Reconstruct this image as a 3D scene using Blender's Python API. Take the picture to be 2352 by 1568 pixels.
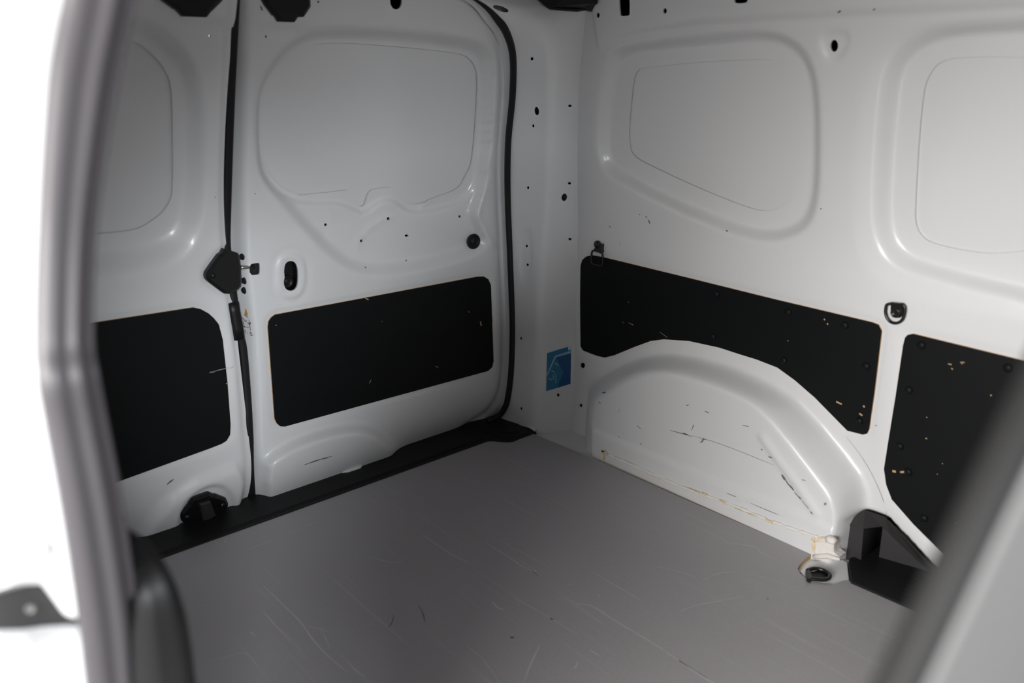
import bpy, math, random
import numpy as np
from mathutils import Vector, Matrix
from mathutils.geometry import delaunay_2d_cdt, tessellate_polygon

# ------------------------------------------------------------------ scene, camera, light
for o in list(bpy.data.objects):
    bpy.data.objects.remove(o, do_unlink=True)
scn = bpy.context.scene
COL = scn.collection
random.seed(7)
rng = np.random.default_rng(7)

IW, IH = 2352.0, 1568.0
FPX = 1894.9
YAW, PITCH, ROLL = 0.70350146, -0.31478768, -0.0081577
CAM = np.array([-1.47663, -1.64191, 1.0])
_d = np.array([math.sin(YAW)*math.cos(PITCH), math.cos(YAW)*math.cos(PITCH), math.sin(PITCH)])
_r = np.array([math.cos(YAW), -math.sin(YAW), 0.0])
_u = np.cross(_r, _d)
CR = math.cos(ROLL)*_r + math.sin(ROLL)*_u
CU = -math.sin(ROLL)*_r + math.cos(ROLL)*_u
CD = _d

cam_data = bpy.data.cameras.new('camera')
cam_data.sensor_width = 36.0
cam_data.lens = 36.0*FPX/IW
cam_data.clip_start = 0.02
cam_data.dof.use_dof = True
cam_data.dof.focus_distance = 2.1
cam_data.dof.aperture_fstop = 2.4
cam = bpy.data.objects.new('camera', cam_data)
COL.objects.link(cam)
M = Matrix.Identity(4)
for i in range(3):
    M[i][0] = CR[i]; M[i][1] = CU[i]; M[i][2] = -CD[i]; M[i][3] = CAM[i]
cam.matrix_world = M
scn.camera = cam

world = bpy.data.worlds.new('daylit_hall')
scn.world = world
world.use_nodes = True
wbg = world.node_tree.nodes['Background']
wbg.inputs[0].default_value = (1.0, 0.985, 0.97, 1)
wbg.inputs[1].default_value = 0.65

def area_lamp(name, loc, target, sx, sy, power, col=(1, 1, 1)):
    L = bpy.data.lights.new(name, 'AREA')
    L.shape = 'RECTANGLE'; L.size = sx; L.size_y = sy; L.energy = power; L.color = col
    o = bpy.data.objects.new(name, L); COL.objects.link(o)
    o.location = loc
    o.rotation_euler = (Vector(target)-Vector(loc)).to_track_quat('-Z', 'Y').to_euler()
    return o
# two unseen lamps added outside to light the load area through the sliding door
area_lamp('side_fill_lamp', (-4.3, -1.55, 1.5), (-0.2, -1.5, 0.7), 2.9, 1.3, 255, (1, 0.972, 0.95))
area_lamp('front_fill_lamp', (-2.9, -6.2, 2.2), (-1.2, -1.3, 0.3), 1.6, 1.4, 270, (0.93, 0.965, 1.0))

scn.view_settings.view_transform = 'Standard'
scn.view_settings.look = 'None'
scn.view_settings.gamma = 1.0
scn.view_settings.use_curve_mapping = False
scn.view_settings.exposure = 0.27

# ------------------------------------------------------------------ geometry helpers
def ray(x, y):
    return CR*((x-IW/2)/FPX) - CU*((y-IH/2)/FPX) + CD
def project(P):
    q = np.asarray(P) - CAM
    z = q @ CD
    return np.stack([IW/2 + FPX*(q @ CR)/z, IH/2 - FPX*(q @ CU)/z], -1)
def on_x(x, y, X): k = ray(x, y); return CAM + k*((X-CAM[0])/k[0])
def on_y(x, y, Y): k = ray(x, y); return CAM + k*((Y-CAM[1])/k[1])
def on_z(x, y, Z): k = ray(x, y); return CAM + k*((Z-CAM[2])/k[2])

def lean(z):                                   # tumblehome of the body side
    return 0.085*np.clip((np.asarray(z, float)-0.60)/0.5, 0, None)**1.5
def xw(z): return 0.11 - lean(z)
def yd(z):
    z = np.asarray(z, float)
    return 0.12 - 0.064*np.clip((z-0.66)/0.23, 0, None)**1.47 + 0.055*np.clip((0.15-z)/0.15, 0, 1.3)**2
def on_wall(x, y, off=0.0):                    # off > 0: towards the outside
    z = 0.5
    for _ in range(12):
        p = on_x(x, y, float(xw(z))+off); z = p[2]
    return p
def on_pil(x, y, off=0.0):
    z = 0.5
    for _ in range(12):
        p = on_x(x, y, 0.01-float(lean(z))+off); z = p[2]
    return p
def on_door(x, y, off=0.0):
    z = 0.5
    for _ in range(12):
        p = on_y(x, y, float(yd(z))+off); z = p[2]
    return p

def smooth_closed(pts, it=2):
    p = np.asarray(pts, float)
    for _ in range(it):
        n = np.roll(p, -1, 0)
        q = np.empty((2*len(p), p.shape[1]))
        q[0::2] = 0.75*p+0.25*n; q[1::2] = 0.25*p+0.75*n
        p = q
    return p
def catmull(pts, n):
    p = np.asarray(pts, float)
    p = np.vstack([2*p[0]-p[1], p, 2*p[-1]-p[-2]])
    out = []
    m = len(p)-3
    for t in np.linspace(0, m, n):
        i = min(int(t), m-1); f = t-i
        a, b, c, d = p[i], p[i+1], p[i+2], p[i+3]
        out.append(0.5*(2*b + (c-a)*f + (2*a-5*b+4*c-d)*f*f + (3*b-a-3*c+d)*f**3))
    return np.array(out)
def ellipse(cx, cy, rx, ry, a=0.0, n=16):
    t = np.linspace(0, 2*math.pi, n, endpoint=False)
    c, s = math.cos(a), math.sin(a)
    x, y = rx*np.cos(t), ry*np.sin(t)
    return np.stack([cx+c*x-s*y, cy+s*x+c*y], -1)
def inside(poly, pts):
    x, y = pts[:, 0], pts[:, 1]
    r = np.zeros(len(pts), bool)
    a = poly; b = np.roll(poly, -1, 0)
    for (x1, y1), (x2, y2) in zip(a, b):
        if y1 == y2: continue
        c = ((y1 > y) != (y2 > y)) & (x < (x2-x1)*(y-y1)/(y2-y1)+x1)
        r ^= c
    return r
def dist_poly(poly, pts, closed=True):
    a = poly; b = np.roll(poly, -1, 0)
    if not closed: a, b = poly[:-1], poly[1:]
    d = np.full(len(pts), 1e9)
    for p, q in zip(a, b):
        e = q-p; L = e@e
        if L < 1e-14: continue
        t = np.clip(((pts-p)@e)/L, 0, 1)
        v = pts-p-t[:, None]*e
        d = np.minimum(d, (v*v).sum(1))
    return np.sqrt(d)
def sstep(t):
    t = np.clip(t, 0, 1); return t*t*(3-2*t)
def ramp(outer, inner, pts):
    """0 outside the outer outline, 1 inside the inner one, blended between."""
    t = np.zeros(len(pts))
    lo, hi = outer.min(0)-0.01, outer.max(0)+0.01
    m = np.all((pts > lo) & (pts < hi), 1)
    p = pts[m]
    io, ii = inside(outer, p), inside(inner, p)
    do, di = dist_poly(outer, p), dist_poly(inner, p)
    v = np.where(ii, 1.0, np.where(io, do/(do+di+1e-9), 0.0))
    t[m] = v
    return t
def band(path, w, pts):
    """soft ridge of half width w along an open path"""
    d = dist_poly(np.asarray(path, float), pts, False)
    return np.exp(-(d/w)**2)
def blur(h, s):
    k = np.exp(-0.5*(np.arange(-6, 7)/s)**2); k /= k.sum()
    for ax in (0, 1):
        p = np.pad(h, [(6, 6) if a == ax else (0, 0) for a in (0, 1)], mode='edge')
        h = sum(k[i]*np.take(p, range(i, i+h.shape[ax]), ax) for i in range(13))
    return h

# ------------------------------------------------------------------ materials
def mat(name, col, rough=0.5, spec=0.5, metal=0.0, coat=0.0, bump=None, var=None, coat_rough=0.08):
    m = bpy.data.materials.new(name); m.use_nodes = True
    nt = m.node_tree; b = nt.nodes['Principled BSDF']
    b.inputs['Base Color'].default_value = (*col, 1)
    b.inputs['Roughness'].default_value = rough
    b.inputs['Specular IOR Level'].default_value = spec
    b.inputs['Metallic'].default_value = metal
    b.inputs['Coat Weight'].default_value = coat
    b.inputs['Coat Roughness'].default_value = coat_rough
    tc = nt.nodes.new('ShaderNodeTexCoord')
    if var:                                     # colour variation: scale, amount, second colour
        nz = nt.nodes.new('ShaderNodeTexNoise'); nz.inputs['Scale'].default_value = var[0]
        nz.inputs['Detail'].default_value = 5
        nt.links.new(tc.outputs['Object'], nz.inputs['Vector'])
        cr = nt.nodes.new('ShaderNodeValToRGB')
        cr.color_ramp.elements[0].position = 0.35; cr.color_ramp.elements[1].position = 0.7
        cr.color_ramp.elements[0].color = (*col, 1); cr.color_ramp.elements[1].color = (*var[1], 1)
        nt.links.new(nz.outputs['Fac'], cr.inputs['Fac'])
        nt.links.new(cr.outputs['Color'], b.inputs['Base Color'])
    if bump:
        nz = nt.nodes.new('ShaderNodeTexNoise'); nz.inputs['Scale'].default_value = bump[0]
        nz.inputs['Detail'].default_value = 3
        nt.links.new(tc.outputs['Object'], nz.inputs['Vector'])
        bp = nt.nodes.new('ShaderNodeBump'); bp.inputs['Strength'].default_value = bump[1]
        bp.inputs['Distance'].default_value = bump[2]
        nt.links.new(nz.outputs['Fac'], bp.inputs['Height'])
        nt.links.new(bp.outputs['Normal'], b.inputs['Normal'])
    return m
PAINT = mat('white_body_paint', (0.715, 0.72, 0.725), 0.36, 0.45, coat=0.3, coat_rough=0.12)
PAINT_M = mat('white_primer_paint', (0.74, 0.74, 0.74), 0.42, 0.4, coat=0.15)
SEALANT = mat('painted_seam_sealant', (0.80, 0.77, 0.73), 0.4, 0.4, bump=(90, 0.6, 0.004))
STAIN = mat('yellowed_sealant', (0.72, 0.55, 0.32), 0.5, 0.3, var=(120, (0.82, 0.72, 0.55)), bump=(200, 0.4, 0.002))
BLACKB = mat('black_coated_hardboard', (0.0055, 0.0062, 0.0068), 0.5, 0.16, bump=(900, 0.12, 0.0006))
WOOD = mat('raw_plywood_edge', (0.50, 0.30, 0.13), 0.7, 0.2, var=(60, (0.62, 0.42, 0.22)))
RUBBER = mat('black_rubber', (0.010, 0.010, 0.011), 0.55, 0.3)
PLASTIC = mat('black_plastic', (0.007, 0.007, 0.0075), 0.45, 0.35, bump=(700, 0.08, 0.0005))
PLASTIC2 = mat('charcoal_grained_plastic', (0.032, 0.031, 0.032), 0.5, 0.4, bump=(900, 0.2, 0.0006))
SILL = mat('black_sill_plastic', (0.0085, 0.0085, 0.009), 0.55, 0.25, bump=(500, 0.1, 0.0006))
STEEL = mat('dull_steel', (0.45, 0.45, 0.44), 0.35, 0.5, metal=1.0)
DSTEEL = mat('grey_zinc', (0.22, 0.22, 0.21), 0.45, 0.5, metal=0.8)
BLACKM = mat('black_coated_metal', (0.010, 0.010, 0.011), 0.28, 0.5)
SCUFF = mat('dark_scuff', (0.10, 0.10, 0.09), 0.7, 0.2)
SCUFF2 = mat('grey_rub_mark', (0.38, 0.37, 0.36), 0.7, 0.2)
CHIP = mat('chipped_wood_fleck', (0.50, 0.34, 0.19), 0.7, 0.2)
SEALRUB = mat('grey_seal_rubber', (0.060, 0.055, 0.060), 0.42, 0.5)
GREYP = mat('grey_partition_board', (0.20, 0.197, 0.195), 0.6, 0.3, bump=(600, 0.1, 0.0006))
GREYE = mat('dark_grey_edge_trim', (0.022, 0.022, 0.022), 0.65, 0.2)
HEADL = mat('grey_roof_lining', (0.22, 0.22, 0.225), 0.85, 0.2, bump=(300, 0.2, 0.001))
CAVITY = mat('dark_cavity_shade', (0.012, 0.012, 0.011), 0.8, 0.1)  # cavity shade put into the skin colour so the holes look dark
CONC = mat('grey_concrete', (0.42, 0.41, 0.40), 0.8, 0.2, var=(3, (0.5, 0.49, 0.48)))

def floor_material():
    m = bpy.data.materials.new('grey_floor_board'); m.use_nodes = True
    nt = m.node_tree; b = nt.nodes['Principled BSDF']
    tc = nt.nodes.new('ShaderNodeTexCoord')
    n1 = nt.nodes.new('ShaderNodeTexNoise'); n1.inputs['Scale'].default_value = 3.0; n1.inputs['Detail'].default_value = 4
    n2 = nt.nodes.new('ShaderNodeTexNoise'); n2.inputs['Scale'].default_value = 420.0; n2.inputs['Detail'].default_value = 2
    for n in (n1, n2): nt.links.new(tc.outputs['Object'], n.inputs['Vector'])
    mx = nt.nodes.new('ShaderNodeMix'); mx.data_type = 'RGBA'
    mx.inputs[6].default_value = (0.42, 0.402, 0.415, 1); mx.inputs[7].default_value = (0.48, 0.46, 0.475, 1)
    nt.links.new(n1.outputs['Fac'], mx.inputs[0])
    mx2 = nt.nodes.new('ShaderNodeMix'); mx2.data_type = 'RGBA'; mx2.blend_type = 'MULTIPLY'
    mx2.inputs[0].default_value = 0.35
    nt.links.new(mx.outputs[2], mx2.inputs[6]); nt.links.new(n2.outputs['Color'], mx2.inputs[7])
    # long faint stretched rub marks
    mp = nt.nodes.new('ShaderNodeMapping'); mp.inputs['Rotation'].default_value = (0, 0, 0.35)
    mp.inputs['Scale'].default_value = (90, 2.2, 1)
    nt.links.new(tc.outputs['Object'], mp.inputs['Vector'])
    n3 = nt.nodes.new('ShaderNodeTexNoise'); n3.inputs['Scale'].default_value = 1.0; n3.inputs['Detail'].default_value = 2
    nt.links.new(mp.outputs['Vector'], n3.inputs['Vector'])
    rp = nt.nodes.new('ShaderNodeValToRGB')
    rp.color_ramp.elements[0].position = 0.62; rp.color_ramp.elements[1].position = 0.72
    rp.color_ramp.elements[0].color = (0, 0, 0, 1); rp.color_ramp.elements[1].color = (0.25, 0.25, 0.25, 1)
    nt.links.new(n3.outputs['Fac'], rp.inputs['Fac'])
    mx3 = nt.nodes.new('ShaderNodeMix'); mx3.data_type = 'RGBA'
    mx3.inputs[7].default_value = (0.54, 0.525, 0.53, 1)
    nt.links.new(rp.outputs['Color'], mx3.inputs[0]); nt.links.new(mx2.outputs[2], mx3.inputs[6])
    nt.links.new(mx3.outputs[2], b.inputs['Base Color'])
    b.inputs['Roughness'].default_value = 0.38
    b.inputs['Specular IOR Level'].default_value = 0.45
    bp = nt.nodes.new('ShaderNodeBump'); bp.inputs['Strength'].default_value = 0.12; bp.inputs['Distance'].default_value = 0.0006
    nt.links.new(n2.outputs['Fac'], bp.inputs['Height']); nt.links.new(bp.outputs['Normal'], b.inputs['Normal'])
    return m
FLOOR = floor_material()
SCRATCH = mat('pale_floor_scratch', (0.55, 0.535, 0.535), 0.5, 0.3)
SCRATCHD = mat('dark_floor_scuff', (0.07, 0.066, 0.066), 0.6, 0.3)

# ------------------------------------------------------------------ object helpers
def link(name, V, F, material, parent=None, smooth=True, mats=None, fm=None):
    me = bpy.data.meshes.new(name)
    me.from_pydata([tuple(map(float, v)) for v in V], [], [tuple(map(int, f)) for f in F])
    for m in (mats or [material]): me.materials.append(m)
    if fm is not None: me.polygons.foreach_set('material_index', np.asarray(fm, dtype=np.int32))
    me.polygons.foreach_set('use_smooth', np.full(len(F), bool(smooth)))
    me.update()
    o = bpy.data.objects.new(name, me); COL.objects.link(o)
    if parent is not None: o.parent = parent
    return o
def tag(o, label, cat, kind=None, group=None):
    o['label'] = label; o['category'] = cat
    if kind: o['kind'] = kind
    if group: o['group'] = group
    return o
def empty(name, loc=(0, 0, 0)):
    o = bpy.data.objects.new(name, None); COL.objects.link(o); o.empty_display_size = 0.05
    o.location = loc
    return o
def adopt(ch, par):                             # parent, keeping world coordinates
    ch.parent = par
    ch.matrix_parent_inverse = Matrix.Translation(-Vector(par.location))
    return ch

class Surf:
    """a lattice P[i,j] in space with pixel -> lattice lookup"""
    def __init__(s, P):
        s.P = P; s.nu, s.nv = P.shape[:2]; s.px = project(P)
    def at(s, i, j):
        i = np.clip(i, 0, s.nu-1.001); j = np.clip(j, 0, s.nv-1.001)
        a, b = int(i), int(j); f, g = i-a, j-b
        Q = s.P
        return (1-f)*(1-g)*Q[a, b]+f*(1-g)*Q[a+1, b]+(1-f)*g*Q[a, b+1]+f*g*Q[a+1, b+1]
    def inv(s, q):
        q = np.asarray(q, float)
        d = ((s.px-q)**2).sum(2)
        i, j = np.unravel_index(np.argmin(d), d.shape)
        i, j = float(i), float(j)
        for _ in range(6):
            a = min(max(int(i), 0), s.nu-2); b = min(max(int(j), 0), s.nv-2)
            p = project(s.at(i, j)); eu = s.px[a+1, b]-s.px[a, b]; ev = s.px[a, b+1]-s.px[a, b]
            D = eu[0]*ev[1]-eu[1]*ev[0]
            if abs(D) < 1e-9: break
            r = q-p
            i += np.clip((r[0]*ev[1]-r[1]*ev[0])/D, -1.5, 1.5); j += np.clip((eu[0]*r[1]-eu[1]*r[0])/D, -1.5, 1.5)
        return i, j
    def on(s, x, y, off=0.0):
        p = s.at(*s.inv((x, y)))
        if off: p = p + (CAM-p)/np.linalg.norm(CAM-p)*off
        return p
    def mesh(s, name, material, parent=None, cuts=(), rim=0.004, rimdir=None):
        nu, nv = s.nu, s.nv
        V = [tuple(v) for v in s.P.reshape(-1, 3)]
        removed = np.zeros((nu-1, nv-1), bool)
        ci, cj = np.meshgrid(np.arange(nu-1)+0.5, np.arange(nv-1)+0.5, indexing='ij')
        C = np.stack([ci.ravel(), cj.ravel()], -1)
        F = []; tris = []
        for cut in cuts:
            loop = np.array([s.inv(q) for q in cut])
            dd = np.full(len(C), 9e9)
            lo, hi = loop.min(0)-3, loop.max(0)+3
            m = np.all((C > lo) & (C < hi), 1)
            dd[m] = dist_poly(loop, C[m])
            ins = np.zeros(len(C), bool); ins[m] = inside(loop, C[m])
            rem = (ins | (dd < 1.1)).reshape(nu-1, nv-1)
            if (rem & removed).any():
                print('cut overlap', name, cut[0])
            removed |= rem
            cells = np.argwhere(rem)
            vid = {}
            for a, b in cells:
                for p in ((a, b), (a+1, b), (a, b+1), (a+1, b+1)): vid.setdefault(p, 1)
            bedges = set()
            for a, b in cells:
                for (n1, n2), e in (((a-1, b), ((a, b), (a, b+1))), ((a+1, b), ((a+1, b), (a+1, b+1))),
                                    ((a, b-1), ((a, b), (a+1, b))), ((a, b+1), ((a, b+1), (a+1, b+1)))):
                    if not (0 <= n1 < nu-1 and 0 <= n2 < nv-1) or not rem[n1, n2]: bedges.add(e)
            bv = {p for e in bedges for p in e}
            keys = list(vid)
            K = np.array(keys, float)
            kin = inside(loop, K); kd = dist_poly(loop, K)
            keep = [k for k, a, b in zip(keys, kin, kd) if k in bv or (not a and b > 0.3)]
            idx = {k: n for n, k in enumerate(keep)}
            pts = [Vector((float(k[0]), float(k[1]))) for k in keep] + [Vector((float(p[0]), float(p[1]))) for p in loop]
            n0 = len(keep); nl = len(loop)
            E = [(idx[a], idx[b]) for a, b in bedges] + [(n0+t, n0+(t+1) % nl) for t in range(nl)]
            ov, oe, of, ovo, oeo, ofo = delaunay_2d_cdt(pts, E, [], 0, 1e-6)
            lp = [s.at(*p) for p in loop]
            base = len(V)
            V += [tuple(p) for p in lp]
            mp = []
            for n, orig in enumerate(ovo):
                if len(orig):
                    o = orig[0]
                    mp.append(keep[o][0]*nv+keep[o][1] if o < n0 else base+o-n0)
                else:
                    V.append(tuple(s.at(ov[n].x, ov[n].y))); mp.append(len(V)-1)
            cen = np.array([[(ov[f[0]].x+ov[f[1]].x+ov[f[2]].x)/3, (ov[f[0]].y+ov[f[1]].y+ov[f[2]].y)/3] for f in of])
            cin = inside(loop, cen)
            for f, c, k in zip(of, cen, cin):
                a, b = int(c[0]), int(c[1])
                if not k and 0 <= a < nu-1 and 0 <= b < nv-1 and rem[a, b]:
                    tris.append(tuple(mp[t] for t in f))
            if rim:
                rd = np.asarray(rimdir, float)
                b2 = len(V)
                V += [tuple(p) for p in lp]; V += [tuple(p+rd*rim) for p in lp]
                for t in range(nl):
                    u = (t+1) % nl
                    tris.append((b2+t, b2+u, b2+nl+u, b2+nl+t))
        for a in range(nu-1):
            for b in range(nv-1):
                if not removed[a, b]:
                    k = a*nv+b
                    F.append((k, k+nv, k+nv+1, k+1))
        o = link(name, V, F+tris, material, parent)
        return o

def inset(P2, d):
    n = len(P2); out = []
    area = 0.5*sum(P2[i][0]*P2[(i+1) % n][1]-P2[(i+1) % n][0]*P2[i][1] for i in range(n))
    sg = 1 if area > 0 else -1
    for i in range(n):
        a, b, c = P2[i-1], P2[i], P2[(i+1) % n]
        e1 = (b-a)/(np.linalg.norm(b-a)+1e-9); e2 = (c-b)/(np.linalg.norm(c-b)+1e-9)
        n1 = sg*np.array([-e1[1], e1[0]]); n2 = sg*np.array([-e2[1], e2[0]])
        m = n1+n2; L = m@m
        m = m*(2/L) if L > 0.3 else n1
        out.append(b+m*d*min(1.0, 1.0))
    return np.array(out)
def plate(name, pts, axis, depth, material, parent=None, bevel=0.0015, side=None):
    """solid plate: front outline pts (3D), going back `depth` along +axis vector; bevelled front edge"""
    pts = np.asarray(pts, float); axis = np.asarray(axis, float)
    c = pts.mean(0)
    a = np.array([axis[1], -axis[0], 0.0]) if abs(axis[2]) < 0.9 else np.array([1.0, 0, 0])
    a = a/np.linalg.norm(a); b = np.cross(axis, a)
    P2 = np.stack([(pts-c)@a, (pts-c)@b], -1)
    I2 = inset(P2, bevel)
    n = len(pts)
    dz = (pts-c)@axis
    r0 = c+I2[:, :1]*a+I2[:, 1:]*b+dz[:, None]*axis
    r1 = pts+axis*bevel
    r2 = pts+axis*depth
    V = np.vstack([r0, r1, r1, r2]); F = [tuple(range(n))]; fm = [0]
    for i in range(n):
        j = (i+1) % n
        F.append((i, j, n+j, n+i)); fm.append(0)
        F.append((2*n+i, 2*n+j, 3*n+j, 3*n+i)); fm.append(1 if side else 0)
    F.append(tuple(range(4*n-1, 3*n-1, -1))); fm.append(0)
    return link(name, V, F, material, parent, smooth=False, mats=[material, side] if side else [material], fm=fm)

def tube(name, path, r, material, parent=None, seg=10, closed=False, prof=None, up=None):
    """sweep a circle (or 2D profile) along a path; r scalar or per point"""
    P = np.asarray(path, float); n = len(P)
    R = np.full(n, r) if np.isscalar(r) else np.asarray(r, float)
    T = np.roll(P, -1, 0)-np.roll(P, 1, 0)
    if not closed: T[0] = P[1]-P[0]; T[-1] = P[-1]-P[-2]
    T /= np.linalg.norm(T, axis=1)[:, None]
    if prof is None:
        t = np.linspace(0, 2*math.pi, seg, endpoint=False)
        prof = np.stack([np.cos(t), np.sin(t)], -1)
    m = len(prof); V = []
    N = None
    for i in range(n):
        if up is not None:
            h = np.asarray(up(P[i]) if callable(up) else up, float)
            A = np.cross(T[i], h); A /= np.linalg.norm(A); B = np.cross(A, T[i])
        else:
            if N is None:
                h = np.array([0, 0, 1.0]) if abs(T[i][2]) < 0.9 else np.array([1.0, 0, 0])
                N = np.cross(T[i], h)
            N = N-T[i]*(N@T[i]); N /= np.linalg.norm(N); A = N; B = np.cross(T[i], A)
        for (x, y) in prof: V.append(P[i]+R[i]*(x*A+y*B))
    F = []
    for i in range(n if closed else n-1):
        k = (i+1) % n
        for j in range(m):
            l = (j+1) % m
            F.append((i*m+j, i*m+l, k*m+l, k*m+j))
    if not closed:
        F.append(tuple(range(m-1, -1, -1))); F.append(tuple((n-1)*m+j for j in range(m)))
    return link(name, V, F, material, parent)

def lathe(name, c, axis, prof, material, parent=None, seg=20):
    """prof: list of (radius, height along axis)"""
    c = np.asarray(c, float); ax = np.asarray(axis, float); ax /= np.linalg.norm(ax)
    h = np.array([0, 0, 1.0]) if abs(ax[2]) < 0.9 else np.array([1.0, 0, 0])
    a = np.cross(ax, h); a /= np.linalg.norm(a); b = np.cross(ax, a)
    V = []; F = []
    for r, z in prof:
        for k in range(seg):
            t = 2*math.pi*k/seg
            V.append(c+ax*z+r*(math.cos(t)*a+math.sin(t)*b))
    for i in range(len(prof)-1):
        for k in range(seg):
            l = (k+1) % seg
            F.append((i*seg+k, i*seg+l, (i+1)*seg+l, (i+1)*seg+k))
    F.append(tuple(range(seg-1, -1, -1))); F.append(tuple((len(prof)-1)*seg+k for k in range(seg)))
    o = link(name, V, F, material, parent)
    me = o.data
    for p in me.polygons:
        if len(p.vertices) == seg and seg > 4: p.use_smooth = False
    return o
def box(name, lo, hi, material, parent=None, bevel=0.0):
    lo, hi = np.array(lo, float), np.array(hi, float)
    V = [(x, y, z) for x in (lo[0], hi[0]) for y in (lo[1], hi[1]) for z in (lo[2], hi[2])]
    F = [(0, 1, 3, 2), (4, 6, 7, 5), (0, 4, 5, 1), (2, 3, 7, 6), (0, 2, 6, 4), (1, 5, 7, 3)]
    o = link(name, V, F, material, parent, smooth=False)
    if bevel:
        md = o.modifiers.new('bevel', 'BEVEL'); md.width = bevel; md.segments = 2
    return o
def ribbons(name, surf_on, lines, normal, material, parent, off=0.0006):
    """thin marks lying on a surface: lines = [(pixel polyline, width in m)]"""
    V = []; F = []; nrm = np.asarray(normal, float)
    for pl, w in lines:
        q = catmull(np.array(pl, float), max(2, 5*(len(pl)-1)+1)) if len(pl) > 2 else np.array(pl, float)
        P = np.array([surf_on(x, y) for x, y in q]) + nrm*off
        n = len(P); b0 = len(V)
        for i in range(n):
            t = P[min(i+1, n-1)]-P[max(i-1, 0)]; s = np.cross(t, nrm); s /= np.linalg.norm(s)+1e-9
            f = 0.35+0.65*math.sin(math.pi*(i+0.5)/n) if n > 2 else 0.8
            ww = w*f*0.42*random.uniform(0.7, 1.2)
            V += [P[i]-s*ww, P[i]+s*ww]
        for i in range(n-1):
            k = b0+2*i; F.append((k, k+1, k+3, k+2))
    o = link(name, V, F, material, parent, smooth=False)
    o['kind'] = 'stuff'
    return o
def rounded(pts, it=2): return smooth_closed(pts, it)

# ================================================================== FLOOR
mat_px = [(1120, 1010), (1130, 1009.5), (1143, 1010.5), (1165, 1012), (1180, 1010.5), (1192, 1005), (1222, 994.5),
          (1350, 1047), (1600, 1158), (1864, 1272)]
notch_px = [(1850, 1283), (1836, 1297), (1832, 1306), (1836, 1315), (1848, 1325), (1866, 1334), (1890, 1340.5), (1912, 1342),
            (1925, 1338), (1936, 1334), (1950, 1334), (1964, 1338)]
out = [(-1.34, 0.046)] + [tuple(on_z(x, y, 0)[:2]) for x, y in mat_px] + \
      [tuple(on_z(x, y, 0)[:2]) for x, y in notch_px] + [tuple(on_z(2110, 1402, 0)[:2]), (0.0, -2.0), (-1.34, -2.0)]
out = np.array(out)
n = len(out)
V = [(x, y, 0.0) for x, y in out] + [(x, y, -0.010) for x, y in out]
tri = tessellate_polygon([[Vector((x, y, 0)) for x, y in out]])
F = [tuple(t) for t in tri]; fm = [0]*len(F)
Vs = [(x, y, z) for z in (0.0, -0.010) for x, y in out]
b0 = len(V); V += Vs
for i in range(n):
    j = (i+1) % n
    F.append((b0+i, b0+j, b0+n+j, b0+n+i)); fm.append(1)
floor = link('floor', V, F, FLOOR, smooth=False, mats=[FLOOR, WOOD], fm=fm)
tag(floor, 'scratched flat grey floor board covering the load area of the van', 'floor', 'structure')
metal = box('metal_floor', (-1.40, -2.0, -0.04), (0.27, 0.34, -0.0102), PAINT_M, floor)
fl = lambda x, y: on_z(x, y, 0.0)
ribbons('scratches', fl, [
    ([(970, 1227), (1010, 1255), (1045, 1277), (1080, 1293)], 0.0035),
    ([(1114, 1245), (1140, 1262), (1168, 1278), (1195, 1297), (1225, 1312), (1240, 1324)], 0.003),
    ([(1226, 1310), (1240, 1324)], 0.006),
    ([(605, 1345), (650, 1388), (690, 1428), (720, 1470), (756, 1508), (800, 1545)], 0.003),
    ([(602, 1402), (635, 1438), (665, 1470)], 0.0022),
    ([(805, 1525), (815, 1538), (840, 1555)], 0.0025),
    ([(848, 1279), (880, 1287), (905, 1292), (928, 1285)], 0.0025),
    ([(1130, 1381), (1142, 1394), (1157, 1401)], 0.004),
    ([(1180, 1372), (1240, 1405), (1330, 1460)], 0.002),
    ([(1296, 1373), (1330, 1386), (1360, 1392), (1400, 1417), (1440, 1442), (1500, 1477), (1560, 1517), (1640, 1568)], 0.003),
    ([(1560, 1517), (1590, 1537), (1640, 1570)], 0.005),
    ([(1360, 1313), (1400, 1336), (1474, 1380)], 0.002),
    ([(1560, 1404), (1600, 1390), (1640, 1382), (1710, 1369)], 0.0018),
    ([(1610, 1335), (1640, 1320), (1680, 1314), (1750, 1325), (1830, 1350)], 0.002),
    ([(1670, 1246), (1715, 1252), (1738, 1258), (1750, 1270), (1790, 1288)], 0.0025),
    ([(1240, 1482), (1220, 1522), (1204, 1566)], 0.003),
    ([(1355, 1493), (1376, 1506)], 0.003), ([(1328, 1520), (1320, 1535)], 0.003),
    ([(513, 1245), (521, 1242)], 0.004), ([(556, 1265), (600, 1250), (625, 1240)], 0.0018), ([(660, 1225), (725, 1200)], 0.0015),
    ([(1139, 1238), (1180, 1258), (1225, 1282), (1262, 1305)], 0.0014),
    ([(576, 1450), (584, 1458)], 0.003), ([(735, 1440), (750, 1470), (758, 1490)], 0.0016), ([(700, 1435), (735, 1445), (760, 1452)], 0.0016),
    ([(1302, 1343), (1322, 1340)], 0.002), ([(1372, 1366), (1378, 1369)], 0.004),
    ([(1500, 1300), (1560, 1312), (1600, 1328)], 0.0014), ([(1070, 1480), (1110, 1515), (1150, 1568)], 0.0016),
    ([(1800, 1380), (1900, 1420), (1990, 1455)], 0.0014), ([(480, 1520), (560, 1500), (590, 1526)], 0.0012),
], (0, 0, 1), SCRATCH, floor, 0.0003)
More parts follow.
